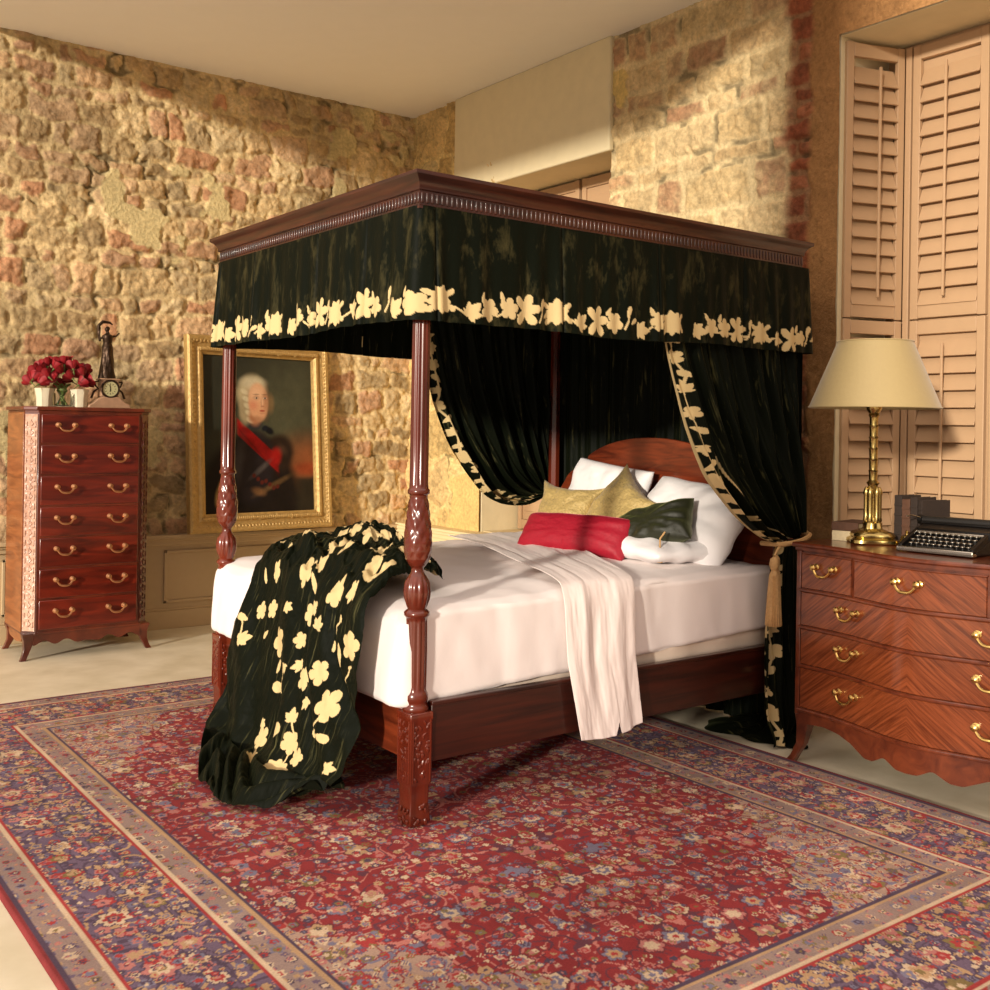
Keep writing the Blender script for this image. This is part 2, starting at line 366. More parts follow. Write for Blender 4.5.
hb = np.where(w1[..., 0], h1, h2_*(1-w3)+h3*w3); cb_ = np.where(w1, c1, c2*(1-w3)[..., None]+c3*w3[..., None])
pl = sstep(3.36, 3.32, U+.06*(fbm(U*6, Z*6, 61)-.5)); cb_ = cb_*(1-pl)[..., None]+np.array(L(160, 118, 74))*(.7+.6*fbm(U*7, Z*7, 62, 5))[..., None]*pl[..., None]  # plaster strip by the right window, shade painted into its brown
hb = hb*(1-pl)+.02*fbm(U*6, Z*6, 63, 4)*pl
P = np.stack([BX-.004-np.maximum(hb, 0), U, Z], -1)
cu = (U[:-1, :-1]+U[1:, 1:])/2; cz = (Z[:-1, :-1]+Z[1:, 1:])/2
drop = ((cu > W1a) & (cu < W1b) & (cz > W1z0) & (cz < W1z1)) | ((cu > W2a) & (cu < W2b) & (cz > W2z0) & (cz < W2z1))
tag(grid_obj('wall_back', P, M_wall, cb_, drop=drop, flip=False), kind='structure')
# depth of the wall round the openings
mb = MB()
mb.box(BX-.001, 5.0, .3, W2a, 0, 3.77); mb.box(BX-.001, 5.0, W2b+.002, W1a, 0, 3.77); mb.box(BX-.001, 5.0, W1b, 7.06, 0, 3.77)
mb.box(BX-.001, 5.0, W1a, W1b, W1z1, 3.77); mb.box(BX-.001, 5.0, W1a, W1b, 0, W1z0-.01)
mb.box(BX-.001, 5.0, W2a, W2b, W2z1, 3.77); mb.box(BX-.001, 5.0, W2a, W2b, 0, W2z0)
tag(mb.build('wall_core', M_plaster), kind='structure')
mb = MB(); mb.box(1.32, 5.0, 3.0, 7.2, 3.75, 3.83); tag(mb.build('ceiling', M_ceil), kind='structure')
# plaster lintel over the left window
mb = MB(); mb.box(BX-.045, BX-.003, W1a-.02, W1b+.35, W1z1-.004, 3.75); tag(mb.build('trim_lintel', M_plaster, bevel=.01), kind='structure')

# unseen pier, added to cast shade on the wall beside the right window
mb = MB(); mb.box(-2.3, -2.0, -.05, .52, 0, 5.2); tag(mb.build('shade_pier', M_plaster), kind='structure')

# dado panelling, left wall
def dado(mb, a, b, z0, z1, panels, put):
    """put(u0,u1,depth0,depth1,z0,z1) adds a box"""
    put(a, b, 0, .03, z0, z1)
    for (p0, p1) in panels:
        for (q0, q1, r0_, r1_) in ((p0, p1, .17, .19), (p0, p1, .50, .52), (p0, p0+.02, .17, .52), (p1-.02, p1, .17, .52)):
            put(q0, q1, .03, .045, r0_, r1_)
    put(a, b, .03, .05, 0, .12); put(a, b, .03, .042, .12, .135)
    put(a, b, .02, .075, z1, z1+.022); put(a, b, .03, .055, z1-.03, z1)
mb = MB(); dado(mb, -.9, 4.40, 0, .585, [(-.8, .1), (.18, .95), (1.03, 1.45), (1.52, 2.30), (2.52, 3.32), (3.40, 4.3)], lambda a, b, d0, d1, z0, z1: mb.box(a, b, 7.03-d1, 7.03-d0, z0, z1))
mb.box(-.9, 4.40, 6.93, 7.03, .603, .628)
tag(mb.build('baseboard_left', M_dado, bevel=.004), kind='structure')
# panelled window seat / ledge under the back window
mb = MB(); dado(mb, 4.70, 6.98, 0, .60, [(4.8, 5.5), (5.58, 6.3), (6.38, 6.9)], lambda a, b, d0, d1, z0, z1: mb.box(4.36-d1, 4.36-d0, a, b, z0, z1))
mb.box(4.30, 4.46, 4.70, 6.98, .60, .64); mb.box(4.46, 4.78, W1a+.005, W1b-.005, .60, .645)
tag(mb.build('baseboard_back', plain('window_seat_paint', L(226, 206, 160), .5, 0, .05, 20, .04), bevel=.004), kind='structure')

# ------------------------------------------------------------------ shutters
def shutter(name, label, p0, p1, z0, z1, group, split=None, closed=0.0, rod=True, seed=0, louv=.083, tilt=66, panels=False):
    """a leaf between floor points p0 and p1; front face looks to the camera side"""
    p0 = Vector((*p0, 0)); p1 = Vector((*p1, 0)); ax = (p1-p0); W = ax.length; ax.normalize(); nrm = Vector((ax.y, -ax.x, 0))
    if nrm.dot(Vector((-.6, -.8, 0))) < 0: nrm = -nrm
    M = Matrix((ax, nrm, Vector((0, 0, 1)))).transposed().to_4x4(); M.translation = p0
    t = thing(name, label, 'shutter', (p0.x, p0.y, z0), group)
    off = (p0.x, p0.y, z0)
    mb = MB(off); d = .026; s = .045; g = .004
    mb.box(g, s, -d, 0, z0, z1, M); mb.box(W-s, W-g, -d, 0, z0, z1, M); mb.box(s, W-s, -d, 0, z0+g, z0+.07, M); mb.box(s, W-s, -d, 0, z1-.07, z1-g, M)
    if panels:
        n = panels; zz = [z0+.07+(z1-z0-.14)*k/n for k in range(n+1)]
        for k in range(1, n): mb.box(s, W-s, -d, 0, zz[k]-.03, zz[k]+.03, M)
        mb.build('frame', M_shut, t, bevel=.003)
        mb = MB(off); mb.box(s, W-s, -d*.8, -d*.45, z0+.07, z1-.07, M)
        for k in range(n): mb.box(s+.03, W-s-.03, -d*.5, -d*.2, zz[k]+.06, zz[k+1]-.06, M)
        mb.build('panel', M_shut, t, bevel=.004)
        return t
    mb.build('frame', M_shut, t, bevel=.003)
    mb = MB(off); zz = z0+.07+louv*.5
    R = Matrix.Rotation(math.radians(-tilt), 4, 'X')
    while zz < z1-.07-louv*.3:
        T = M @ Matrix.Translation((0, -d*.5-.004, zz)) @ R
        mb.box(s+.002, W-s-.002, -louv*.62, louv*.62, -.004, .004, T); zz += louv
    mb.build('louvers', M_shut, t, bevel=.0015)
    mb = MB(off); mb.box(W/2-.006, W/2+.006, .026, .038, z0+.10, z1-.12, M); mb.build('tilt_rod', M_shut, t, bevel=.002)
    return t
WX, WY = 4.80, 3.045
G = 'louvered shutters in the right window'
zr = 1.93
shutter('window_shutter', 'narrow angled louvered leaf left of the lamp shade, upper tier', (4.47, 3.155), (WX, WY), zr+.003, 3.28, G)
shutter('window_shutter', 'narrow angled louvered leaf behind the brass lamp column, lower tier', (4.47, 3.155), (WX, WY), .52, zr-.003, G)
shutter('window_shutter', 'upper louvered leaf above and right of the lamp shade', (WX, WY-.035), (WX, 2.615), zr+.003, 3.28, G)
shutter('window_shutter', 'lower louvered leaf behind the typewriter', (WX, WY-.035), (WX, 2.615), .52, zr-.003, G)
shutter('window_shutter', 'upper louvered leaf cut by the right edge of the picture', (WX, 2.60), (WX, 2.19), zr+.003, 3.28, G)
shutter('window_shutter', 'lower louvered leaf cut by the right edge of the picture', (WX, 2.60), (WX, 2.19), .52, zr-.003, G)
mb = MB(); mb.box(WX-.005, WX+.03, WY-.033, WY-.002, .52, 3.28); mb.box(WX+.03, WX+.06, 1.8, 3.16, .5, 3.3); tag(mb.build('window_2', M_shut, bevel=.003), kind='structure')
G1 = 'panelled shutters in the left window'
shutter('panelled_shutter', 'cream panelled shutter in the left window recess, beside the stone pier', (4.76, 6.06), (4.76, 5.44), .65, 3.05, G1, panels=4)
shutter('panelled_shutter', 'cream panelled shutter in the left window recess, nearer the bed canopy', (4.76, 5.42), (4.76, 4.80), .65, 3.05, G1, panels=4)
mb = MB(); mb.box(4.80, 4.84, W1a, W1b, .64, 3.06); tag(mb.build('window_1', M_shut), kind='structure')

# ------------------------------------------------------------------ rug
RX0, RX1, RY0, RY1 = .72, 3.67, 1.25, 5.50
st = .005
x = np.arange(RX0, RX1+.001, st); y = np.arange(RY0, RY1+.001, st); X, Y = np.meshgrid(x, y, indexing='ij')
def pick(pal, r):
    pal = np.array(pal); return pal[np.clip((r*len(pal)).astype(int), 0, len(pal)-1)]
def rosettes(col, a, b, size, seed, pal, dens=.85, rad=.42, pet=5, rim=None, only=None, out=None):
    i = np.floor(a/size).astype(int); j = np.floor(b/size).astype(int)
    cx = (i+.5+.35*(h2(i, j, seed)-.5))*size; cy = (j+.5+.35*(h2(i, j, seed+1)-.5))*size
    dx = a-cx; dy = b-cy; r = np.hypot(dx, dy); th = np.arctan2(dy, dx)+6*h2(i, j, seed+2)
    R = size*rad*(.55+.45*h2(i, j, seed+3)); n = pet
    sh = R*(.68+.32*np.abs(np.cos(th*n/2)))
    on = (h2(i, j, seed+4) < dens)
    if only is not None: on = on & only
    m1 = on & (r < sh); m2 = on & (r < sh*.66); m3 = on & (r < sh*.3)
    c = pick(pal, h2(i, j, seed+5)); cB = pick(pal, h2(i, j, seed+6)); cC = pick(pal, h2(i, j, seed+7))
    if out is not None:
        mo = on & (r < sh*1.2); col[mo] = out
    col[m1] = c[m1]; col[m2] = cB[m2]; col[m3] = cC[m3]
def vines(col, a, b, k, seed, c, w=.10, only=None):
    n = fbm(a*k, b*k, seed, 2)*6+np.sin(a*k*1.7)*.4; m = np.abs(n-np.floor(n)-.5) < w
    if only is not None: m &= only
    col[m] = c
cr, nv, pu = L(138, 18, 36), L(58, 52, 80), L(98, 86, 112)
tn, ck, pk, gb, rd, ol = L(186, 152, 112), L(214, 190, 158), L(188, 118, 112), L(112, 114, 138), L(166, 40, 46), L(122, 108, 62)
e = np.minimum(np.minimum(X-RX0, RX1-X), np.minimum(Y-RY0, RY1-Y))
a = np.abs(X-(RX0+RX1)/2); b = np.abs(Y-(RY0+RY1)/2)
col = np.zeros(X.shape+(3,)); col[:] = cr
# field
vines(col, a, b, 6, 3, L(196, 120, 110), .07); vines(col, a+5, b, 9, 8, L(86, 34, 60), .09)
rosettes(col, a, b, .11, 100, [ck, tn, gb, pk, rd], .8, .40, 6, out=np.array(L(94, 22, 44)))
rosettes(col, a+.03, b+.05, .055, 120, [tn, pk, gb, nv, rd, ol], .75, .42, 5)
rosettes(col, a, b, .032, 140, [ck, cr, pu, pk], .42, .45, 4)
# corner pieces and end panels of lighter ground
ia = (RX1-RX0)/2-.55-a; ib = (RY1-RY0)/2-.55-b
sp = (ia/.62+ib/1.0+.10*np.abs(np.sin(ib*14))+.08*np.abs(np.sin(ia*16))) < 1.0
c2_ = col.copy(); c2_[:] = L(176, 148, 130)
vines(c2_, a, b, 7, 13, cr, .07); vines(c2_, a+3, b, 10, 18, gb, .12)
rosettes(c2_, a, b, .09, 200, [rd, gb, ck, pk, ol], .85, .42, 6, out=np.array(L(110, 70, 90)))
rosettes(c2_, a+.02, b, .05, 220, [pu, ck, pk, rd, tn, ol], .85, .42, 5)
rosettes(c2_, a, b, .03, 240, [ck, pu, tn, rd], .5, .45, 4)
col[sp] = c2_[sp]
# border bands
def band(e0, e1): return (e >= e0) & (e < e1)
c4_ = col.copy(); c4_[:] = pu; vines(c4_, a, b, 7, 33, tn, .10); vines(c4_, a, b+7, 11, 38, nv, .14)
rosettes(c4_, a, b, .12, 400, [rd, ck, tn, pk, ol], .9, .44, 7, out=np.array(nv)); rosettes(c4_, a+.04, b+.03, .055, 420, [tn, gb, pk, nv, rd], .85, .44, 5)
rosettes(c4_, a, b, .03, 440, [ck, nv, rd, tn], .5, .45, 4)
m = band(.0, .56); col[m] = c4_[m]
c5_ = col.copy(); c5_[:] = L(150, 130, 122); rosettes(c5_, a, b, .055, 500, [rd, nv, ck, ol, gb], .95, .42, 5); rosettes(c5_, a, b, .028, 520, [tn, pu, pk], .6, .45, 4)
for e0, e1 in ((.035, .115), (.455, .535)): m = band(e0, e1); col[m] = c5_[m]
for e0, e1, c_ in ((-.01, .018, L(128, 22, 36)), (.018, .035, nv), (.115, .127, ck), (.127, .14, rd), (.43, .44, rd), (.44, .455, ck), (.535, .547, tn), (.547, .56, nv)):
    m = band(e0, e1); col[m] = c_
col = col*(.86)+np.array(L(170, 128, 112))*.14
col = col*(.66+.46*fbm(X*9, Y*9, 77, 4))[..., None]
hz = .012+.0025*(fbm(X*2, Y*2, 91, 3)-.5)
hz = np.where(e < .004, .0005, hz)
P = np.stack([X, Y, hz], -1)
tag(grid_obj('persian_rug', P, M_rug, col, flip=False), 'large red and blue floral oriental rug under the bed', 'rug')

# ------------------------------------------------------------------ four poster bed
PX, PY, PW, PL = 1.984, 3.071, 1.624, 1.965
BO = (PX+PL/2, PY+PW/2, 0)
bed = thing('four_poster_bed', 'dark mahogany four poster bed with carved foot posts and cornice', 'bed', BO)
def foot_post(x, y):
    mb = MB(BO); w = .044
    prof = [(.041, .395), (.046, .41), (.038, .425), (.043, .44), (.043, .455), (.036, .47), (.037, .50), (.038, .60), (.037, .69), (.036, .715), (.044, .725), (.044, .735), (.032, .745), (.036, .755), (.045, .78), (.048, .805), (.044, .835), (.032, .855), (.022, .87), (.021, .885), (.030, .895), (.040, .915), (.046, .945), (.047, .97), (.043, 1.02), (.036, 1.08), (.031, 1.12), (.031, 1.133), (.038, 1.138), (.038, 1.15), (.033, 1.155), (.0325, 1.17), (.032, 1.5), (.030, 1.9), (.029, 2.1)]
    pr = []
    for k in range(len(prof)-1):
        n = 9 if .89 < prof[k][1] < 1.12 else 2
        for q in range(n): pr.append((prof[k][0]+(prof[k+1][0]-prof[k][0])*q/n, prof[k][1]+(prof[k+1][1]-prof[k][1])*q/n))
    pr.append(prof[-1])
    def mod(a_, z_):
        if .48 < z_ < .71: return 1-.10*abs(math.cos(a_*6))**3
        if .76 < z_ < .85: return 1-.10*abs(math.cos(a_*6))**4
        if .90 < z_ < 1.12: return 1+.075*abs(math.sin(a_*4+z_*50)*math.sin(a_*4-z_*50))+.02*math.sin(a_*8+z_*75)
        if z_ > 1.165: return 1-.11*abs(math.cos(a_*6))**3
        return 1
    mb.lathe(x, y, pr, 72, mod)
    o = mb.build('bed_post', M_bed, bed, ang=60)
    mb = MB(BO)
    pf = [(w, .40), (w+.002, .395), (w+.002, .375), (w, .37), (w, .16), (w-.006, .15), (w-.008, .09), (w-.004, .06), (w-.002, .03), (w-.012, .012)]
    V = []; Fc = []
    for (h, z_) in pf:
        for sx, sy in ((-1, -1), (1, -1), (1, 1), (-1, 1)): V.append((x+sx*h, y+sy*h, z_))
    for i in range(len(pf)-1):
        for k in range(4): Fc.append((i*4+k, i*4+(k+1) % 4, (i+1)*4+(k+1) % 4, (i+1)*4+k))
    Fc += [(0, 1, 2, 3), tuple(len(pf)*4-4+k for k in range(4))]
    mb.raw(V, Fc); mb.build('post_block', M_bed, o, bevel=.004)
    # carved leafage on the outer faces of the block
    mb = MB(BO)
    rg = random.Random(5)
    for (nx, ny) in ((-1, 0), (0, -1), (0, 1)):
        for k in range(46):
            zz = .175+.19*rg.random() if k < 36 else .02+.07*rg.random(); s_ = rg.uniform(-.03, .03)
            c_ = (x+nx*w*.99+(s_ if nx == 0 else 0), y+ny*w*.99+(s_ if ny == 0 else 0), zz)
            r_ = (.004 if nx else rg.uniform(.004, .009), .004 if ny else rg.uniform(.004, .009), rg.uniform(.006, .014))
            mb.ball(c_, r_, 6, Matrix.Rotation(rg.uniform(-1, 1), 3, 'X' if nx else 'Y'))
        mb.tube([(x+nx*w+(0 if nx else -.034), y+ny*w+(0 if ny else -.034), z_) for z_ in (.165, .375)], .003, 5)
        mb.tube([(x+nx*w+(0 if nx else .034), y+ny*w+(0 if ny else .034), z_) for z_ in (.165, .375)], .003, 5)
    mb.build('carving', M_bed, o)
foot_post(PX, PY); foot_post(PX, PY+PW)
for y_ in (PY, PY+PW):
    mb = MB(BO); hw = .033; V = []; Fc = []
    lev = [(.0, .042), (.45, .042), (.48, .034), (1.0, .032), (2.1, .026)]
    for (z_, h) in lev:
        for k in range(8): V.append((PX+PL+h*1.08*math.cos(PI/8+k*PI/4), y_+h*1.08*math.sin(PI/8+k*PI/4), z_))
    for i in range(4):
        for k in range(8): Fc.append((i*8+k, i*8+(k+1) % 8, i*8+8+(k+1) % 8, i*8+8+k))
    Fc += [tuple(range(8)), tuple(32+k for k in range(8))]
    mb.raw(V, Fc); mb.build('bed_post', M_bed, bed, bevel=.002)
for y_ in (PY-.02, PY+PW+.02):
    mb = MB(BO); mb.box(PX+.045, PX+PL-.04, y_-.014, y_+.014, .225, .425); mb.box(PX+.045, PX+PL-.04, y_-.017, y_+.017, .415, .430); mb.build('side_rail', M_rail, bed, bevel=.003)
mb = MB(BO); mb.box(PX-.012, PX+.016, PY+.045, PY+PW-.045, .225, .425); mb.box(PX-.016, PX+.02, PY+.045, PY+PW-.045, .415, .43); mb.build('foot_rail', M_head, bed, bevel=.003)  # lighter mahogany than the side rails, so it looks lit
mb = MB(BO)
for k in range(7): mb.box(PX+.25+k*.27, PX+.33+k*.27, PY, PY+PW, .36, .385)
mb.build('slats', M_rail, bed)
# arched headboard
yc = PY+PW/2; hp = []
for s_ in np.linspace(-1, 1, 81):
    q = abs(s_)*(.775)
    if q < .50: zz = 1.115+.215*math.sqrt(max(0, 1-(q/.56)**2))
    elif q < .66: zz = 1.075+.085*math.sqrt(max(0, 1-((q-.50)/.17)**2))-.0
    else: zz = 1.10-(q-.66)*1.2
    hp.append((yc+s_*.775, zz))
poly = [(yc-.775, .30)]+hp+[(yc+.775, .30)]
mb = MB(BO); mb.prism(poly, 0, PX+PL-.035, PX+PL-.008)
mb.build('headboard', M_head, bed, bevel=.003)
# cornice: mitred frame with a moulded profile and a row of flutes
prof = [(.0445, 2.098), (.0445, 2.108), (.040, 2.112), (.040, 2.158), (.046, 2.162), (.046, 2.170), (.050, 2.182), (.060, 2.196), (.073, 2.204), (.0756, 2.207), (.0756, 2.219), (-.03, 2.219), (-.03, 2.098)]
mb = MB(BO); V = []; Fc = []
for (o_, z_) in prof:
    for (sx, sy) in ((-1, -1), (1, -1), (1, 1), (-1, 1)):
        V.append((PX+PL/2+sx*(PL/2+o_), PY+PW/2+sy*(PW/2+o_), z_))
n = len(prof)
for i in range(n):
    for k in range(4): Fc.append((i*4+k, i*4+(k+1) % 4, ((i+1) % n)*4+(k+1) % 4, ((i+1) % n)*4+k))
mb.raw(V, Fc)
cor = mb.build('cornice', M_cornice, bed, ang=25)
mb = MB(BO)
def flute(x_, y_, dx, dy):
    r_ = .0055
    mb.box(x_-(r_ if dx == 0 else .003), x_+(r_ if dx == 0 else .003), y_-(r_ if dy == 0 else .003), y_+(r_ if dy == 0 else .003), 2.118, 2.154)
k = PX-.03
while k < PX+PL+.035: flute(k, PY-.041, 0, 1); flute(k, PY+PW+.041, 0, 1); k += .0205
k = PY-.03
while k < PY+PW+.035: flute(PX-.041, k, 1, 0); flute(PX+PL+.041, k, 1, 0); k += .0205
mb.build('fluted_frieze', M_cornice, cor, bevel=.003)
mb = MB(BO); mb.box(PX-.028, PX+PL+.028, PY-.028, PY+PW+.028, 2.10, 2.112); mb.build('tester_board', M_cornice, bed)

# ------------------------------------------------------------------ embroidery
def in_flower(dx, dy, R, rot, n=5):
    th = np.arctan2(dy, dx)-rot; r = np.hypot(dx, dy); return r < R*(.58+.42*np.abs(np.cos(th*n/2))**.55)
def in_leaf(dx, dy, R, rot):
    m = np.zeros(dx.shape, bool)
    for k, (an, ln) in enumerate(((0, 1.15), (.75, .9), (-.75, .9), (1.6, .6), (-1.6, .6))):
        c_, s_ = math.cos(rot+an), math.sin(rot+an); a_ = (dx*c_+dy*s_)/(R*ln); b_ = (-dx*s_+dy*c_)/(R*ln)
        m |= (a_ > -.15) & (a_ < 1) & (np.abs(b_) < .27*np.sin(np.clip((a_+.15)/1.15, 0, 1)*PI)**.8)
    return m
def in_peony(dx, dy, R, rot):
    th = np.arctan2(dy, dx)-rot; r = np.hypot(dx, dy); return r < R*(.86+.10*np.cos(th*9)+.06*np.cos(th*3))
def in_petal(dx, dy, R, rot):
    c_, s_ = math.cos(rot), math.sin(rot); a_ = (dx*c_+dy*s_)/R; b_ = (-dx*s_+dy*c_)/R
    return (np.abs(a_) < 1) & (np.abs(b_) < .42*np.sqrt(np.clip(1-a_*a_, 0, 1))*(1+.4*a_))
def stem(S, T, pts, w, m):
    for (a_, b_) in zip(pts[:-1], pts[1:]):
        d = np.array(b_)-np.array(a_); l2 = (d**2).sum()+1e-9; t = np.clip(((S-a_[0])*d[0]+(T-a_[1])*d[1])/l2, 0, 1)
        m |= np.hypot(S-a_[0]-t*d[0], T-a_[1]-t*d[1]) < w
def paint(S, T, motifs, stems=(), w=.004):
    m = np.zeros(S.shape, bool)
    for (k, s, t, R, rot) in motifs:
        dx = S-s; dy = T-t; f_ = {'f': in_flower, 'l': in_leaf, 'p': in_peony, 'o': in_petal}[k]; m |= f_(dx, dy, R, rot)
    for st_ in stems: stem(S, T, st_, w, m)
    return m.astype(float)
def cloth_col(mask, S, T): return np.stack([mask, S/10, T/10], -1)

# ------------------------------------------------------------------ valance: four hanging widths of one cloth
def border_motifs(Lg, t0, seed, sc=1.0):
    rg = random.Random(seed); s = .03; out = []; stems = []; prev = None
    seq = ['spray', 'flower', 'bud', 'leaf', 'flower', 'peony', 'gap', 'leaf', 'flower', 'flower', 'spray', 'bud', 'peony', 'leaf']; k = 0
    while s < Lg-.01:
        c_ = seq[k % len(seq)]; t = t0+rg.uniform(-.012, .014); k += 1
        if c_ == 'gap': s += .03; continue
        if c_ == 'peony': out.append(('p', s+.03, t, .052, rg.random())); out += [('o', s+.03+.05*math.cos(a_), t+.045*math.sin(a_), .022, a_) for a_ in (-.6, .5, 2.4, 3.6)]; w_ = .115
        elif c_ == 'flower': out.append(('f', s+.03, t, rg.uniform(.036, .044), rg.uniform(0, 6))); out.append(('o', s+.0, t-.04, .02, rg.uniform(.5, 2.5))); w_ = .085
        elif c_ == 'leaf': out.append(('l', s+.01, t+.02, .055, rg.uniform(-.9, .2))); w_ = .075
        elif c_ == 'bud': out.append(('o', s+.01, t-.035, .024, -1.2)); out.append(('o', s+.035, t+.0, .020, -.6)); stems.append([(s-.01, t+.03), (s+.005, t), (s+.01, t-.03)]); w_ = .055
        else: out += [('o', s+.03+.026*math.cos(a_), t+.026*math.sin(a_), .036, a_) for a_ in (-2.3, -1.2, -.2, .9, 2.2)]; w_ = .09
        if prev and rg.random() < .5: stems.append([prev, (s, t+.02)])
        prev = (s+w_*.8, t+.02); s += w_*rg.uniform(.88, 1.12)
    return out, stems
val = thing('bed_valance', 'green-black crushed velvet valance with cream floral applique round the canopy', 'valance', (BO[0], BO[1], 2.1))
VO = (BO[0], BO[1], 2.1)
# one continuous cloth round all four sides, starting at the head on the far side
e_, rc = .046, .035
cxa, cxb, cya, cyb = PX-e_, PX+PL+e_+.05, PY-e_, PY+PW+e_
def rounded_path():
    pts = []
    corners = [((cxb, cyb), (cxa, cyb)), ((cxa, cyb), (cxa, cya)), ((cxa, cya), (cxb, cya)), ((cxb, cya), (cxb, cyb))]
    for (a_, b_) in corners:
        a_ = np.array(a_); b_ = np.array(b_); d = (b_-a_)/np.linalg.norm(b_-a_); nrm_ = np.array([d[1], -d[0]])*1.0
        cen = np.array([(cxa+cxb)/2, (cya+cyb)/2])
        if np.dot(nrm_, (a_+b_)/2-cen) < 0: nrm_ = -nrm_
        pts.append((a_+d*rc, b_-d*rc, d, nrm_))
    X_, N_ = [], []
    for k, (p, q, d, nr) in enumerate(pts):
        n = int(np.linalg.norm(q-p)/.0033)
        for i in range(n): X_.append(p+(q-p)*i/n); N_.append(nr)
        nr2 = pts[(k+1) % 4][3]; c_ = q-nr*rc
        for i in range(16):
            a_ = i/16*PI/2; v_ = nr*math.cos(a_)+nr2*math.sin(a_); X_.append(c_+v_*rc); N_.append(v_)
    return np.array(X_), np.array(N_)
pth, nrs = rounded_path()
s = np.r_[0, np.cumsum(np.linalg.norm(np.diff(pth, axis=0), axis=1))]; t = np.arange(0, .387, .0033); S, T = np.meshgrid(s, t, indexing='ij'); v = T/.42
sA, sB = PL+.05+2*e_, 2*e_+PW                       # far side length, foot length
seams = [.6, 1.3, sA+.0, sA+.38, sA+.95, sA+1.33, sA+sB+0, sA+sB+.56, sA+sB+1.06, sA+sB+1.58, sA+sB+sA+.3, sA+sB+sA+1.1]
off_ = .004+.014*v+(.008*np.sin(S*34+2.5*np.sin(S*9))+.005*np.sin(S*71)+.010*(fbm(S*7, S*0, 4, 2)-.5))*v**.6
for q in seams: off_ = off_-.014*np.exp(-((S-q)/.005)**2)*(.3+.7*v)+.008*np.exp(-(np.abs(S-q)-.02)**2/.0002)*v
for q in (sA, sA+sB, sA+sB+sA): off_ = off_+.012*v*np.exp(-((S-q)/.10)**2)
z_ = 2.108-T*(1+.010*np.sin(S*7)+.012*np.sin(S*3.1))
mo, stm = border_motifs(s[-1]-.05, .322, 21, .92)
m = paint(S, T, mo, stm)
off_ = off_+m*.0015
P = np.stack([pth[:, 0][:, None]+nrs[:, 0][:, None]*off_, pth[:, 1][:, None]+nrs[:, 1][:, None]*off_, z_], -1)
grid_obj('valance_skirt', P, M_velvet_v, cloth_col(m, S, T), val, off=VO)
q_ = 4; off3 = (off_-m*.0015-.006)[::q_, ::q_]; P = np.stack([pth[::q_, 0][:, None]+nrs[::q_, 0][:, None]*off3, pth[::q_, 1][:, None]+nrs[::q_, 1][:, None]*off3, z_[::q_, ::q_]], -1)
grid_obj('valance_lining', P, M_velvet, cloth_col(m[::q_, ::q_]*0, S[::q_, ::q_]+3, T[::q_, ::q_]), val, off=VO, flip=True)

# ------------------------------------------------------------------ bed curtains
def polyint(pts, v):
    pts = np.array(pts, float); d = np.r_[0, np.cumsum(np.hypot(*np.diff(pts, axis=0).T))]; d /= d[-1]
    # smooth it a little
    vv = np.linspace(0, 1, 60); A = np.stack([np.interp(vv, d, pts[:, k]) for k in (0, 1)], -1)
    for _ in range(6): A[1:-1] = (A[:-2]+2*A[1:-1]+A[2:])/4
    return np.interp(v, vv, A[:, 0]), np.interp(v, vv, A[:, 1])
def tied(name, label, lead, post, yp, side, width, nf, seed, motifs, group):
    """lead/post: (x,z) outlines of the free edge and of the edge by the post"""
    nu, nv_ = 420, 560
    u = np.linspace(0, 1, nu); v = np.linspace(0, 1, nv_); Ug, Vg = np.meshgrid(u, v, indexing='ij')
    ex, ez = polyint(lead, Vg); fx, fz = polyint(post, Vg)
    w = Ug
    X_ = fx*(1-w)+ex*w; Z_ = fz*(1-w)+ez*w
    ln = np.array(lead); Lg = np.hypot(*np.diff(ln, axis=0).T).sum()
    wid = np.hypot(ex-fx, ez-fz)
    amp = .026*np.clip(wid/.45, .45, 1)
    f = np.sin(2*PI*nf*(Ug+.03*np.sin(Vg*5))+seed)+.5*np.sin(2*PI*nf*2.3*Ug+seed*2+3*Vg)+.3*(fbm(Ug*nf*3, Vg*9, seed, 3)-.5)
    Y_ = yp(Vg)+side*amp*f*sstep(-.25, .6, Vg)
    S = Ug*width; T = Vg*Lg; D = (1-Ug)*wid
    m = paint(D, T, motifs[0], motifs[1], .0035)
    return X_, Y_, Z_, S, T, m, D
def edge_motifs(Lg, seed, sc=1.0, w=.075):
    rg = random.Random(seed); t = .02; out = []; st_ = []; prev = None; k = 0; seq = 'folopfol'
    while t < Lg:
        c_ = seq[k % 8]; R = {'f': .038, 'l': .044, 'p': .040, 'o': .030}[c_]*rg.uniform(.8, 1.1)*sc
        s_ = w*.5+rg.uniform(-.018, .018); out.append((c_, s_, t, R, rg.uniform(0, 6.28)))
        if prev: st_.append([prev, (s_, t)])
        prev = (s_, t); t += R*1.5+.028; k += 1
    return out, st_
GC = 'velvet curtains on the four poster'
em = edge_motifs(1.6, 3)
X_, Y_, Z_, S, T, m, D = tied('', '', [(3.0, 2.09), (3.03, 1.91), (3.13, 1.51), (3.23, 1.3), (3.33, 1.165), (3.47, 1.0), (3.60, .94), (3.80, .93), (3.93, .99)], [(3.96, 2.09), (3.955, 1.6), (3.95, 1.02)], lambda q: PY+PW+.022+.02*q, 1, 1.15, 7, 1, em, GC)
cL = grid_obj('bed_curtain', np.stack([X_, Y_, Z_], -1), M_velvet, cloth_col(m, S, T), off=(0, 0, 0))
tag(cL, 'tied back velvet curtain on the far side of the bed, left of the headboard', 'curtain', GC)
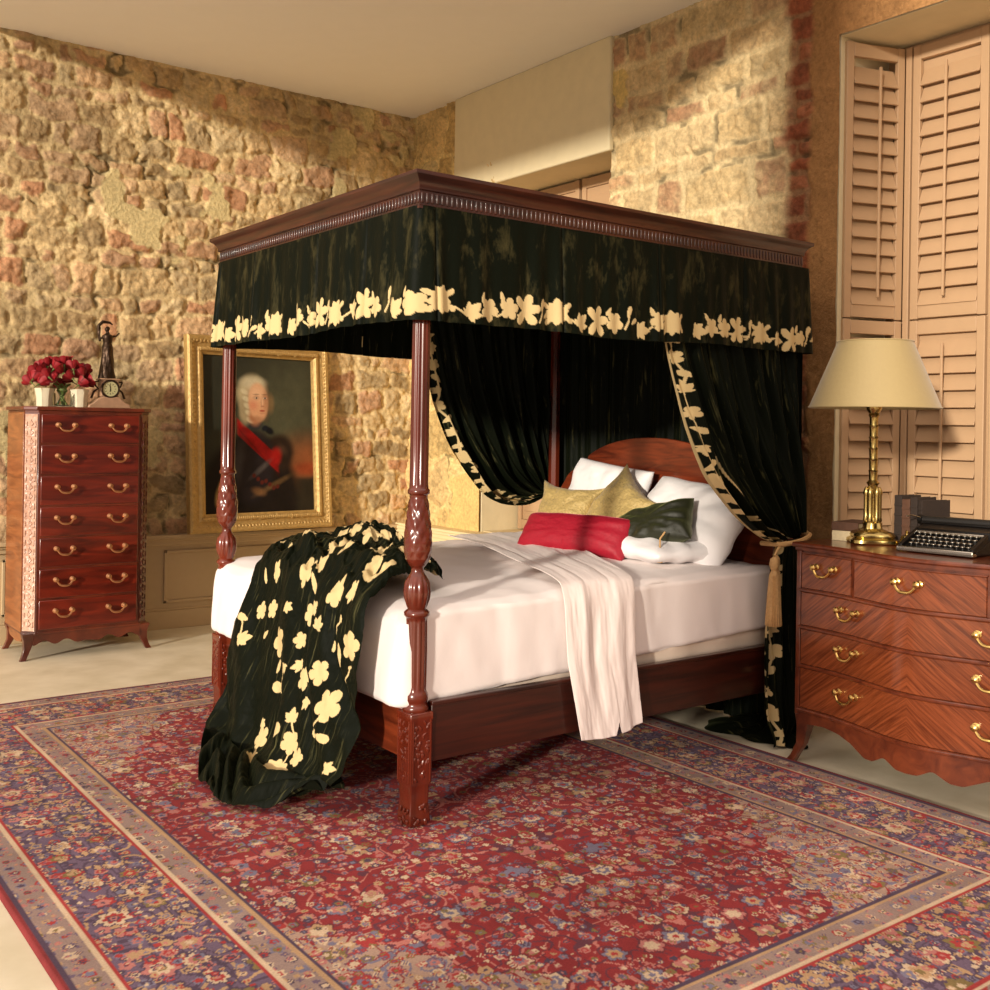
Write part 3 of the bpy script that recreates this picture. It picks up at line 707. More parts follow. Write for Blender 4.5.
# right curtain, above and below the tie
cR = thing('bed_curtain', 'tied back velvet curtain with flowered edge beside the chest and lamp', 'curtain', (3.9, 3.05, 0), GC)
em2 = edge_motifs(1.5, 9)
X_, Y_, Z_, S, T, m, D = tied('', '', [(3.08, 2.09), (3.16, 1.72), (3.27, 1.41), (3.37, 1.165), (3.53, .99), (3.66, .91), (3.76, .885)], [(3.985, 2.09), (3.985, 1.5), (3.975, .93)], lambda q: PY-.012-.085*sstep(.25, 1, q), -1, 1.15, 7, 4, em2, GC)
m = np.maximum(m, (np.abs(D-.092) < .0025).astype(float)); m[-4:, :] = .7
grid_obj('upper_drape', np.stack([X_, Y_, Z_], -1), M_velvet, cloth_col(m, S, T), cR, off=(3.9, 3.05, 0))
em3 = edge_motifs(.95, 15, 1.15, .10)
lead = [(3.76, .885), (3.715, .80), (3.69, .5), (3.705, .22), (3.74, .04), (3.72, .015)]
X_, Y_, Z_, S, T, m, D = tied('', '', lead, [(3.975, .91), (3.99, .8), (4.0, .4), (4.01, .1), (4.02, .015)], lambda q: PY-.095+.0*q, -1, .55, 3.2, 6, em3, GC)
v = T/T.max(); fl = sstep(.86, 1, v)
Y_ = Y_-.0*fl+.10*fl*np.sin(S*9)*.4; Z_ = np.maximum(Z_, .006+.01*fbm(S*20, T*20, 3))
grid_obj('lower_drape', np.stack([X_, Y_, Z_], -1), M_velvet, cloth_col(m, S+2, T), cR, off=(3.9, 3.05, 0))
# puddle of cloth on the floor
th = np.linspace(0, 2*PI, 160); r_ = np.linspace(0, 1, 40); TH, RR = np.meshgrid(th, r_, indexing='ij')
rad = 1+.18*np.sin(TH*3+1)+.10*np.sin(TH*7+2)
X_ = 3.92+RR*rad*.19*np.cos(TH); Y_ = 3.17+RR*rad*.24*np.sin(TH); Z_ = .004+(1-RR**2)*.045+.03*(1-RR)*np.abs(np.sin(TH*5+RR*6))
grid_obj('floor_puddle', np.stack([X_, Y_, Z_], -1), M_velvet, cloth_col(X_*0, X_, Y_), cR, off=(3.9, 3.05, 0), flip=False)
mb = MB((3.9, 3.05, 0))
pts = [(3.745+.24*k/12, PY-.135-.012*math.sin(PI*k/12)+.03*(k/12)**3, .885+.028*(k/12)**1.5) for k in range(13)]+[(4.01, PY-.05, .925), (4.0, PY+.04, .93)]
mb.tube([(3.76, PY-.02, .88)]+pts, .011, 8); mb.build('tie_band', M_tassel, cR)
mb = MB((3.9, 3.05, 0))
tx, ty = 3.705, PY-.135
mb.tube([(3.755, PY-.13, .88), (3.73, PY-.135, .87), (tx, ty, .84)], .005, 6)
mb.lathe(tx, ty, [(.006, .835), (.018, .825), (.022, .80), (.013, .775), (.018, .765), (.020, .755)], 16)
mb.lathe(tx, ty, [(.019, .758), (.024, .70), (.030, .60), (.033, .545), (.030, .54)], 40, lambda a_, z_: 1+.10*math.sin(a_*18))
mb.lathe(tx+.035, ty+.02, [(.006, .84), (.016, .825), (.018, .80), (.011, .78), (.018, .765), (.022, .66), (.026, .58), (.022, .575)], 40, lambda a_, z_: 1+.10*math.sin(a_*16) if z_ < .77 else 1)
mb.build('tassel', M_tassel, cR)
# back curtain behind the headboard
s = np.arange(0, PW+.09, .005); t = np.arange(0, 2.10, .012); S, T = np.meshgrid(s, t, indexing='ij')
Y_ = PY-.03+S; X_ = PX+PL+.062+.016*np.sin(S*48+1.5*np.sin(S*11))+.006*np.sin(S*111+T); Z_ = 2.09-T*.997
X_ = X_+.0*T
bc = grid_obj('bed_curtain', np.stack([X_, Y_, Z_], -1), M_velvet, cloth_col(S*0, S+4, T))
tag(bc, 'straight dark velvet curtain hanging behind the arched headboard', 'curtain', GC)

# ------------------------------------------------------------------ mattress, box spring, sheets
def soft_box(name, x0, x1, y0, y1, z0, z1, mat, rad=.05, puff=.03, nz=0, seed=0, wr=.004, parent=None, n=120):
    """closed rounded box; faces bulge, fine creases"""
    bm = bmesh.new(); bmesh.ops.create_cube(bm, size=1)
    bmesh.ops.subdivide_edges(bm, edges=bm.edges, cuts=n//2, use_grid_fill=True)
    sx, sy, sz = x1-x0, y1-y0, z1-z0
    V = np.array([v.co[:] for v in bm.verts])*2
    L_ = np.array([sx, sy, sz])/2; p = V*L_
    q = np.clip(p, -(L_-rad), L_-rad); d = p-q; nn = np.linalg.norm(d, axis=1, keepdims=True)+1e-9
    sc = np.where(nn > rad, rad/nn, 1); p = q+d*sc
    cen = (1-V[:, 0]**2)*(1-V[:, 1]**2)
    top = V[:, 2] > .99
    p[:, 2] += np.where(V[:, 2] > 0, puff*np.clip(cen, 0, 1)**.4, 0)
    X0 = p+np.array([(x0+x1)/2, (y0+y1)/2, (z0+z1)/2])
    f1 = fbm(X0[:, 0]*7+X0[:, 2]*3, X0[:, 1]*5+X0[:, 2]*1.5, seed, 4)-.5; f2 = np.sin(X0[:, 0]*38+6*fbm(X0[:, 0]*2, X0[:, 1]*3, seed+5, 2))*(fbm(X0[:, 0]*3, X0[:, 1]*3, seed+9, 2)-.3)
    nr = V/np.abs(V).max(axis=1, keepdims=True); nr = np.where(np.abs(nr) > .999, nr, 0); nr /= np.linalg.norm(nr, axis=1, keepdims=True)+1e-9
    side_ = (np.abs(V[:, 2]) < .97)
    f3 = (fbm((X0[:, 0]+X0[:, 1])*9+X0[:, 2]*1.2, X0[:, 2]*1.6, seed+13, 3)-.5)*np.where(side_, 1, 0)
    X0 += nr*(wr*2.2*f1+wr*.5*f2+wr*4.6*f3)[:, None]
    if name == 'mattress':
        tt = (X0[:, 0]-x0)/sx; hh_ = np.clip((X0[:, 2]-z0)/sz, 0, 1); X0[:, 2] -= hh_*(.030*(1-tt)+.030*np.clip(1-tt/.09, 0, 1)**2)+(1-hh_)*(.050*(1-tt)-.042*tt)
        X0[:, 0] += .03*hh_**3*np.clip(1-tt/.06, 0, 1)
        yy = np.abs((X0[:, 1]-(y0+y1)/2)/(sy/2)); tp_ = (X0[:, 2] > z0+sz*.8)
        X0[:, 2] += tp_*.010*(fbm(X0[:, 0]*2.2+X0[:, 1]*5.5, X0[:, 1]*1.2-X0[:, 0]*6, 44, 4)-.5)*2*np.clip((1-yy)*8, 0, 1)
    for v_, c_ in zip(bm.verts, X0): v_.co = c_-np.array([(x0+x1)/2, (y0+y1)/2, z0])
    me = bpy.data.meshes.new(name); bm.to_mesh(me); bm.free(); me.materials.append(mat)
    me.polygons.foreach_set('use_smooth', [True]*len(me.polygons))
    o = bpy.data.objects.new(name, me); C.objects.link(o); o.location = ((x0+x1)/2, (y0+y1)/2, z0)
    return o
tag(soft_box('box_spring', PX+.03, PX+PL-.045, PY+.016, PY+PW-.015, .387, .515, M_box, .05, 0, wr=.012, seed=3, n=60), 'pale cloth covered divan base showing below the sheet near the headboard', 'box spring')
tag(soft_box('mattress', PX-.065, PX+PL-.05, PY-.005, PY+PW+.03, .455,   .766, M_sheet, .03, .024, wr=.008, seed=8, n=130), 'thick mattress in a fitted white sheet on the four poster', 'mattress')
# the loose sheet hanging past the far foot post
def drape(name, mat, label, cat, path, across, nu, nv_, seed, fold, nfold, crease=.004, solid=.003, hem=None, group=None, edge=.0):
    """path: list of (x,y,z,sx,sy,sz): centre line point at width parameter; across list"""
    pass

# white sheet thrown across the bed and hanging over the near side
nu, nv_ = 170, 330
u = np.linspace(0, 1, nu); v = np.linspace(0, 1, nv_); Ug, Vg = np.meshgrid(u, v, indexing='ij')
def lerp_rows(v, ks, vals): return np.interp(v, ks, vals)
def sheet_strip(name, xl, xr, ys, zs, seed, mat, nf, amp, label, hemfn=None, ks=None):
    """rows run over the bed towards the near side: xl/xr edges, ys, zs per key"""
    ks = ks or np.linspace(0, 1, len(ys))
    L_ = lerp_rows(Vg, ks, xl); R_ = lerp_rows(Vg, ks, xr); Yc = lerp_rows(Vg, ks, ys); Zc = lerp_rows(Vg, ks, zs)
    if hemfn is not None:
        k_ = sstep(.72, 1, Vg); Zc = Zc+k_*hemfn(Ug)
    for A in (L_, R_, Yc, Zc):
        for _ in range(30): A[:, 1:-1] = (A[:, :-2]+2*A[:, 1:-1]+A[:, 2:])/4
    hang = sstep(.50, .66, Vg)
    X_ = L_*(1-Ug)+R_*Ug
    f = .6*np.sin(2*PI*(nf*Ug+.35*np.sin(Vg*3+seed))+2*fbm(Ug*2, Vg*3, seed+7, 2))+2.2*(fbm(Ug*4, Vg*2.5, seed, 4)-.5)+.25*np.sin(2*PI*(nf*2.7*Ug-.8*Vg)+seed)
    Zc = Zc+(1-hang)*(np.abs(f)*amp*.55+.004); Yc = Yc-hang*(amp*(f*.6+1.2))
    Zc = Zc+(1-hang)*.004*fbm(Ug*16, Vg*20, seed+3, 3); Yc = Yc-hang*.008*fbm(Ug*9+Vg*3, Vg*8-Ug*4, seed+4, 3)
    o = grid_obj(name, np.stack([X_, Yc, Zc], -1), mat, None, None, solid=.003)
    return o
ks = [0, .2, .4, .52, .57, .62, .75, 1]
o = sheet_strip('top_sheet', [3.12, 3.02, 2.80, 2.66, 2.62, 2.61, 2.61, 2.67], [3.72, 3.55, 3.24, 3.04, 2.99, 2.97, 2.955, 2.985], [4.55, 4.12, 3.6, 3.2, 3.07, 3.045, 3.025, 3.01], [.800, .800, .802, .797, .782, .725, .50, .205], 4, M_satin, 1.6, .013, '', lambda u_: -.02*np.sin(u_*PI)+.02*u_+np.where(np.abs(u_-.60) < .05, .05*(1-np.abs(u_-.60)/.05), 0), ks)
tag(o, 'loose white satin sheet thrown across the mattress and hanging down the near side', 'sheet')

# ------------------------------------------------------------------ velvet throw
TW = 1.35
nu, nv_ = 400, 620
u = np.linspace(0, 1, nu); v = np.linspace(0, 1, nv_); Ug, Vg = np.meshgrid(u, v, indexing='ij')   # u: far edge -> near edge, v: bed top -> floor
ks = np.array([0, .12, .24, .32, .37, .42, .60, .78, .86, .92, 1.0])
kx = [2.50, 2.36, 2.14, 1.99, 1.895, 1.87, 1.845, 1.80, 1.74, 1.65, 1.56]
kz = [.800, .825, .84, .825, .78, .72, .46, .17, .07, .045, .02]
kyf = [4.45, 4.42, 4.36, 4.26, 4.17, 4.11, 4.22, 4.29, 4.27, 4.10, 3.86]     # far edge Y
kyn = [3.30, 3.28, 3.24, 3.22, 3.20, 3.20, 3.18, 3.20, 3.24, 3.28, 3.34]     # near edge Y
X_ = np.interp(Vg, ks, kx); Z_ = np.interp(Vg, ks, kz); yf = np.interp(Vg, ks, kyf); yn = np.interp(Vg, ks, kyn)
for A in (X_, Z_, yf, yn):
    for _ in range(12): A[:, 1:-1] = (A[:, :-2]+2*A[:, 1:-1]+A[:, 2:])/4
Y_ = yf*(1-Ug)+yn*Ug
X_ = X_-.24*Ug*(1-sstep(0, .26, Vg))
top = 1-sstep(.34, .42, Vg); floor_ = sstep(.80, .90, Vg); hang = (1-top)*(1-floor_)
# hanging folds
ph = 2*PI*(3.2*Ug+.35*np.sin(Vg*5)+1.4*fbm(Ug*2, Vg*2, 5, 2))
f = np.sin(ph)+.4*np.sin(2.3*ph+1)+2.6*(fbm(Ug*6+Vg*1.5, Vg*3, 6, 4)-.5)
X_ = X_-hang*(.016*f+.02)*(.6+.8*Vg)
Y_ = Y_+hang*.012*np.cos(ph)
# bunched on the bed: crosswise humps and pulls
g = fbm(Ug*6, Vg*16, 9, 3); g2 = np.abs(fbm(Ug*11+Vg*8, Vg*22-Ug*6, 12, 3)-.5)*2
Z_ = Z_+top*(.11*g*np.sin(PI*np.clip(Ug*1.0, 0, 1))**.35*sstep(0, .08, Vg)+.05*(1-g2)-.045+.012)*sstep(-.02, .06, Vg)
Z_ = Z_+top*.075*np.exp(-((Ug-.52)/.22)**2-((Vg-.17)/.09)**2)
X_ = X_+top*.03*(fbm(Ug*5, Vg*9, 14, 3)-.5)
# floor pile: bulky rolls
rdg = np.abs(np.sin(Vg*46+4*np.sin(Ug*7)+3*fbm(Ug*4, Vg*4, 19, 2)))
Z_ = Z_+floor_*(.055*rdg*np.sin(PI*np.clip((Vg-.80)/.2, 0, 1))**.6+.04*fbm(Ug*8, Vg*14, 17, 3))
X_ = X_-floor_*(.03*np.sin(PI*Ug)**.7*(Vg-.8)/.2*1.0+.07*(fbm(Ug*6, Vg*6, 21, 2)-.5))+sstep(.62, 1, Ug)*floor_*.14
Z_ = Z_+sstep(.8, 1, Ug)*sstep(.7, 1, Vg)*.06
# fine crush
Z_ = Z_+.004*(fbm(Ug*60, Vg*60, 25, 2)-.5)*top; X_ = X_-.006*(fbm(Ug*40, Vg*50, 26, 3)-.5)*(1-top)
Z_ = np.maximum(Z_, .018)
Lth = 1.75
S = Ug*1.2; T = Vg*Lth
THROW = [] # motif list follows
def yz(y_, z_):
    """cloth coordinates of a point (Y,Z) on the hanging face"""
    v_ = np.interp(-z_, [-.80, -.74, -.46, -.17, -.07], [.37, .42, .60, .78, .86]); a_ = np.interp(v_, ks, kyf); b_ = np.interp(v_, ks, kyn)
    return (a_-y_)/(a_-b_)*1.2, v_*Lth
THROW_PTS = [('f', 3.911, 0.647, 0.031, 0.84), ('f', 3.795, 0.53, 0.05, 5.32), ('f', 3.581, 0.432, 0.034, 4.8), ('l', 3.711, 0.455, 0.029, 1.6), ('o', 3.788, 0.35, 0.034, 3.11), ('l', 3.693, 0.327, 0.023, 2.82), ('f', 3.602, 0.673, 0.035, 4.09), ('l', 3.489, 0.644, 0.034, 4.95), ('o', 3.619, 0.776, 0.035, 0.59), ('f', 3.436, 0.483, 0.036, 0.18), ('f', 3.351, 0.383, 0.042, 5.25), ('o', 3.417, 0.273, 0.031, 2.72), ('f', 3.247, 0.617, 0.041, 4.79), ('o', 3.264, 0.478, 0.01, 0.01), ('o', 3.233, 0.538, 0.01, 2.8), ('l', 3.601, 0.277, 0.03, 4.53), ('f', 3.585, 0.199, 0.032, 1.44), ('p', 3.607, 0.089, 0.049, 5.94), ('l', 3.818, 0.046, 0.037, 5.66), ('f', 3.836, 0.151, 0.039, 0.19), ('l', 3.875, 0.203, 0.024, 0.16), ('o', 4.133, 0.583, 0.025, 3.4), ('l', 4.129, 0.487, 0.038, 5.9), ('o', 3.965, 0.533, 0.02, 2.39), ('o', 4.048, 0.761, 0.02, 1.36), ('f', 3.945, 0.779, 0.025, 2.65), ('l', 3.746, 0.688, 0.028, 0.18), ('f', 3.434, 0.771, 0.036, 1.39), ('l', 3.296, 0.783, 0.032, 2.75), ('p', 3.105, 0.84, 0.042, 3.11), ('o', 3.404, 0.584, 0.015, 1.46), ('o', 3.327, 0.702, 0.011, 1.45), ('l', 3.36, 0.664, 0.018, 1.37), ('f', 3.712, 0.848, 0.036, 2.89)]
for (k, y_, z_, R, rot) in THROW_PTS:
    s_, t_ = yz(y_, z_); THROW.append((k, s_, t_, R*1.55, rot))
rg = random.Random(12)
for k in range(34):
    a_, b_ = rg.uniform(.12, 1.12), rg.uniform(.66, 1.40)
    if a_ < .36 and b_ > 1.05: continue
    if min(math.hypot(a_-q[1], b_-q[2]) for q in THROW) > .075: THROW.append((rg.choice('lofo'), a_, b_, rg.uniform(.034, .056), rg.uniform(0, 6.28)))
for k in range(44): THROW.append((rg.choice('flopf'), rg.uniform(.05, 1.15), rg.uniform(.03, .62), rg.uniform(.032, .058), rg.uniform(0, 6.28)))
stems = []
for k in range(0, len(THROW_PTS)-1):
    a_ = THROW[k]; b_ = THROW[k+1]
    if math.hypot(a_[1]-b_[1], a_[2]-b_[2]) < .15: stems.append([(a_[1], a_[2]), ((a_[1]+b_[1])/2+.012, (a_[2]+b_[2])/2), (b_[1], b_[2])])
m = paint(S, T, THROW, stems, .0045)
o = grid_obj('velvet_throw', np.stack([X_, Y_, Z_], -1), M_velvet, cloth_col(m, S*1.3+7, T))
tag(o, 'crumpled green-black velvet throw with cream flowers trailing off the bed foot onto the rug', 'throw')

# ------------------------------------------------------------------ pillows
def pillow(name, label, cat, c, size, rot, mat, seed=0, group=None, pinch=.12, wr=.006, n=44, flat=2.2, root=None):
    """size = (width, height, thickness); local x = width, y = height, z = thickness"""
    u = np.linspace(-1, 1, n); A, B = np.meshgrid(u, u, indexing='ij')
    Vs = []; 
    edge = np.clip((1-np.abs(A)**flat)*(1-np.abs(B)**flat), 0, 1)**.5
    out = 1-pinch*(1-np.abs(A)**2*1.0)*(np.abs(B)**3)*.5; out2 = 1-pinch*(1-np.abs(B)**2)*(np.abs(A)**3)*.5
    Xp = A*size[0]/2*out2; Yp = B*size[1]/2*out
    w_ = wr*2*(fbm(A*3+5, B*3+5, seed, 4)-.5)+wr*.8*np.sin(np.arctan2(B, A)*10+seed)*(np.hypot(A, B))**2
    V = []; Fc = []
    for sg in (1, -1):
        Zp = sg*(size[2]/2*edge+w_*edge)
        b0 = len(V); V += [tuple(q) for q in np.stack([Xp, Yp, Zp], -1).reshape(-1, 3)]
        for i in range(n-1):
            for j in range(n-1):
                q = (b0+i*n+j, b0+(i+1)*n+j, b0+(i+1)*n+j+1, b0+i*n+j+1); Fc.append(q if sg > 0 else q[::-1])
    o = mesh_obj(name, V, Fc, mat, root, True, 80)
    bm = bmesh.new(); bm.from_mesh(o.data); bmesh.ops.remove_doubles(bm, verts=bm.verts, dist=1e-5); bm.to_mesh(o.data); bm.free()
    if root is None:
        o.location = c; o.rotation_euler = rot; tag(o, label, cat, group)
    return o
def R3(lean, yaw, roll=0):
    """stand a pillow up (its height along z), lean it back by lean, turn it"""
    return (Matrix.Rotation(yaw, 3, 'Z') @ Matrix.Rotation(PI/2-lean, 3, 'X') @ Matrix.Rotation(roll, 3, 'Z')).to_euler()
rad = math.radians
# yaw -90deg: faces the foot of the bed (-X)
GP = 'white bed pillows'
pillow('pillow', 'white pillow lying flat under the upright one, right of the red bolster', 'pillow', (3.55, 3.545, .84), (.66, .42, .12), (0, rad(-3), rad(84)), M_pillow, 3, GP, wr=.012, pinch=.06, flat=3.2)
pillow('pillow', 'large white pillow propped on the headboard beside the flowered curtain', 'pillow', (3.73, 3.46, .94), (.62, .42, .19), R3(rad(32), rad(-90), rad(-6)), M_pillow, 5, GP, wr=.014, pinch=.06, flat=3.2)
pillow('pillow', 'white pillow half hidden behind the gold cushions at the headboard', 'pillow', (3.79, 4.10, 1.00), (.58, .40, .15), R3(rad(18), rad(-90), rad(-6)), M_pillow, 7, GP, wr=.012, pinch=.06, flat=3.2)
GG = 'gold brocade cushions'
pillow('cushion', 'gold brocade cushion furthest left, behind the red bolster', 'cushion', (3.56, 4.13, .935), (.42, .34, .16), R3(rad(22), rad(-78), rad(-3)), M_brocade, 9, GG, pinch=.55, wr=.012)
pillow('cushion', 'gold brocade cushion tilted on its corner, behind the green cushion', 'cushion', (3.62, 3.80, .965), (.40, .38, .16), R3(rad(26), rad(-88), rad(-32)), M_brocade, 11, GG, pinch=.5, wr=.012)
t = thing('bolster_cushion', 'dark green velvet tasselled cushion between the red bolster and the white pillow', 'cushion', (3.50, 3.455, .925))
o = pillow('cover', '', '', None, (.40, .22, .16), None, M_greenv, 13, root=t, flat=3, pinch=.1, wr=.012); o.rotation_euler = R3(rad(36), rad(-84), rad(20))
for sy in (-1, 1):
    mb = MB(); mb.tube([(0, 0, 0), (-.02, -.01*sy, -.03), (-.03, 0, -.07)], .004, 6); mb.lathe(-.03, 0, [(.006, -.07), (.011, -.08), (.008, -.09), (.014, -.13), (.012, -.132)], 12)
    q = mb.build('tassel', M_tassel if sy < 0 else M_black, t); q.location = (-.05, .19*sy if sy > 0 else -.20, .02 if sy > 0 else .09)
    if sy < 0: q.location = (-.10, -.17, .0)
t = thing('bolster_cushion', 'crimson velvet bolster with beaded ends at the front of the pillows', 'cushion', (3.33, 3.80, .862))
o = pillow('cover', '', '', None, (.63, .21, .17), None, M_redv, 15, root=t, flat=4, pinch=.05, wr=.004, n=60); o.rotation_euler = R3(rad(35), rad(-80), rad(1))
mb = MB(); rg = random.Random(3)
for k in range(120):
    a_ = rg.uniform(-.095, .095); x_ = rg.uniform(.20, .285)*(1 if k % 3 else 1)
    q = Matrix.Translation((0, 0, 0)) @ o.rotation_euler.to_matrix().to_4x4() @ Vector((x_, a_, .078*(max(0, 1-(x_/.30)**4)*max(0, 1-(a_/.10)**4))**.5+.004))
    mb.ball(q, .0028, 6)
mb.build('beading', plain('pink_beads', L(222, 120, 130), .3), t)
mb = MB(); mb.tube([o.rotation_euler.to_matrix() @ Vector((-.30, .09, 0)), o.rotation_euler.to_matrix() @ Vector((-.31, 0, 0)), o.rotation_euler.to_matrix() @ Vector((-.30, -.10, 0))], .007, 6)
mb.build('piping', M_black, t)

# ------------------------------------------------------------------ drawer pulls
def bail(mb, c, w, face, r=.0042):
    """face: unit vector out of the drawer; side vector along the drawer"""
    f_ = Vector(face); s_ = Vector((f_.y, -f_.x, 0)); c = Vector(c)
    for sg in (-1, 1):
        p = c+s_*sg*w/2; Rm = f_.to_track_quat('Z', 'Y').to_matrix().to_4x4(); Rm.translation = p
        mb.lathe(0, 0, [(.015, 0), (.015, .004), (.009, .007), (.007, .016), (.013, .020), (.013, .027), (.005, .032)], 14, M=Rm)
    pts = []
    for k in range(13):
        a_ = -1+2*k/12; pts.append(c+s_*a_*w/2+f_*(.022+.006*(1-a_*a_))+Vector((0, 0, -.034*(1-abs(a_)**3.2))))
    mb.tube(pts, [r*(1.0+.5*(1-abs(-1+2*k/12))) for k in range(13)], 8)

# ------------------------------------------------------------------ tall chest on the left
CO = (1.87, 6.66, 0)
ch = thing('tall_chest', 'tall mahogany chest of seven drawers with scalloped apron by the stone wall', 'chest of drawers', CO)
x0, x1, yf_, yb, zt = 1.525, 2.232, 6.45, 6.90, 1.45
ca = .062
body = [(x0, yf_+ca), (x0+ca, yf_), (x1-ca, yf_), (x1, yf_+ca), (x1, yb), (x0, yb)]
mb = MB(CO); mb.prism(body, 2, .15, zt-.03); mb.build('carcass', M_case, ch, bevel=.002)
mb = MB(CO); mb.box(x0-.006, x0+.002, yf_+ca+.005, yb-.004, .155, zt-.035); mb.build('side_panel', M_side, ch, bevel=.002)
mb = MB(CO)
def inset(p, d):
    cx_, cy_ = (x0+x1)/2, (yf_+yb)/2; return [(a_+(d if a_ > cx_ else -d), b_+(d if b_ > cy_ else -d)) for a_, b_ in p]
mb.prism(inset(body, .004), 2, zt-.035, zt-.022); mb.prism(inset(body, .014), 2, zt-.022, zt); mb.build('chest_top', M_case, ch, bevel=.004)
mb = MB(CO); mb.prism(inset(body, .006), 2, .145, .160); mb.build('base_moulding', M_case, ch, bevel=.003)
# canted corners with a blind fret
for sg in (-1, 1):
    a_ = Vector((x0 if sg < 0 else x1, yf_+ca, 0)); b_ = Vector((x0+ca if sg < 0 else x1-ca, yf_, 0)); ax = (b_-a_); Wd = ax.length; ax.normalize()
    nn = Vector((-1*(1 if sg < 0 else -1), -1, 0)).normalized()
    M = Matrix((ax, nn, Vector((0, 0, 1)))).transposed().to_4x4(); M.translation = a_
    mb = MB(CO); mb.box(.006, Wd-.006, 0, .006, .165, zt-.045, M)
    zz = .185
    while zz < zt-.08:
        for (xa, xb, za, zb_) in ((.014, Wd-.014, 0, .006), (.014, .020, 0, .034), (Wd-.020, Wd-.014, 0, .034), (Wd/2-.003, Wd/2+.003, .006, .046)):
            mb.box(xa, xb, .006, .011, zz+za, zz+zb_, M)
        c0 = Matrix.Translation((Wd/2, .008, zz+.022)) @ Matrix.Rotation(PI/4, 4, 'Y'); mb.box(-.012, .012, -.002, .003, -.012, .012, M @ c0)
        zz += .052
    mb.build('fretwork_corner', M_fret if sg < 0 else M_case, ch, bevel=.001)  # left corner coloured as lit, right one left in dark case wood
# drawers
zs = np.linspace(.17, zt-.04, 8)
hts = [(1.405-.171*k) for k in range(8)]
for k in range(7):
    za, zb_ = .172+k*.178, .172+(k+1)*.178-.012
    mb = MB(CO); xa, xb = x0+ca+.012, x1-ca-.012
    mb.box(xa, xb, yf_-.012, yf_+.02, za, zb_)
    d = mb.build('drawer', M_draw, ch, bevel=.004)
    # two separate handles
    d_h = None
    for hx in (xa+.135, xb-.125):
        mb = MB(CO); bail(mb, (hx, yf_-.012, (za+zb_)/2+.022), .092, (0, -1, 0), .005); mb.build('handle', M_pull, d)
    mb = MB(CO); mb.box(xa-.001, xb+.001, yf_-.008, yf_+.01, zb_+.001, zb_+.011); mb.build('cockbead', M_case, d)
# apron and splayed feet
def apron_poly(a_, b_, z1, lo, n=60):
    pts = []
    for k in range(n+1):
        t_ = k/n; s_ = abs(2*t_-1)
        zz = lo+.012*math.cos(s_*PI*5)+(.055*sstep(.72, 1.0, np.array(s_)) if s_ > .72 else 0)*-1.0*0
        zz += -.02*math.exp(-(s_/.12)**2)
        pts.append((a_+(b_-a_)*t_, float(zz)))
    return [(a_, z1)]+pts+[(b_, z1)]
mb = MB(CO); mb.prism(apron_poly(x0+.05, x1-.05, .15, .095), 1, yf_+.002, yf_+.022)
mb.build('apron', M_case, ch)
mb = MB(CO); mb.prism([(yf_+.05, .15), (yf_+.08, .10), (yf_+.2, .085), (yb-.10, .10), (yb-.03, .15)], 0, x0+.002, x0+.02); mb.build('side_apron', M_side, ch)
for (fx, fy, sx, sy) in ((x0+.03, yf_+.03, -1, -1), (x1-.03, yf_+.03, 1, -1), (x0+.03, yb-.04, -1, 1), (x1-.03, yb-.04, 1, 1)):
    mb = MB(CO); lev = [(.152, .052, 0), (.11, .036, .0), (.06, .024, .010), (.02, .020, .026), (.0, .022, .036)]; V = []; Fc = []
    for (z_, h, o_) in lev:
        for ax_, ay_ in ((-1, -1), (1, -1), (1, 1), (-1, 1)): V.append((fx+sx*o_+ax_*h*.8, fy+sy*o_*.6+ay_*h*.6, z_))
    for i in range(len(lev)-1):
        for k in range(4): Fc.append((i*4+k, i*4+(k+1) % 4, i*4+4+(k+1) % 4, i*4+4+k))
    Fc += [(0, 1, 2, 3), (16, 17, 18, 19)]
    mb.raw(V, Fc); mb.build('foot', M_case, ch, bevel=.003)

# roses in a vase on the chest
zc = zt
VX, VY = 1.765, 6.66
t = thing('flower_vase', 'cream and clear glass vase full of rose stems on the tall chest', 'vase', (VX, VY, zc))
mb = MB((VX, VY, zc))
mb.lathe(VX, VY, [(.050, zc), (.056, zc+.01), (.058, zc+.085), (.055, zc+.085), (.052, zc+.014), (.004, zc+.012)], 28); mb.build('glass_bowl', M_glass, t)
for sg in (-1, 1):
    mb = MB((VX, VY, zc)); mb.lathe(VX+sg*.10, VY, [(.042, zc), (.044, zc+.01), (.046, zc+.06), (.056, zc+.11), (.053, zc+.11), (.042, zc+.05), (.004, zc+.02)], 24, lambda a_, z_: 1+.04*math.sin(a_*8)); mb.build('cream_cup', M_ceramic, t)
mb = MB((VX, VY, zc)); mb.box(VX-.12, VX+.12, VY-.02, VY+.02, zc+.001, zc+.012); mb.build('base', M_ceramic, t, bevel=.004)
mb = MB((VX, VY, zc)); rg = random.Random(9)
for k in range(24):
    a_ = rg.uniform(0, 6.28); mb.tube([(VX+.035*math.cos(a_), VY+.035*math.sin(a_), zc+.016), (VX-.03*math.cos(a_+.6), VY-.03*math.sin(a_+.6), zc+.10), (VX+.05*math.cos(a_+2), VY+.05*math.sin(a_+2), zc+.14)], .0028, 5)
mb.build('stems', M_stem, t)
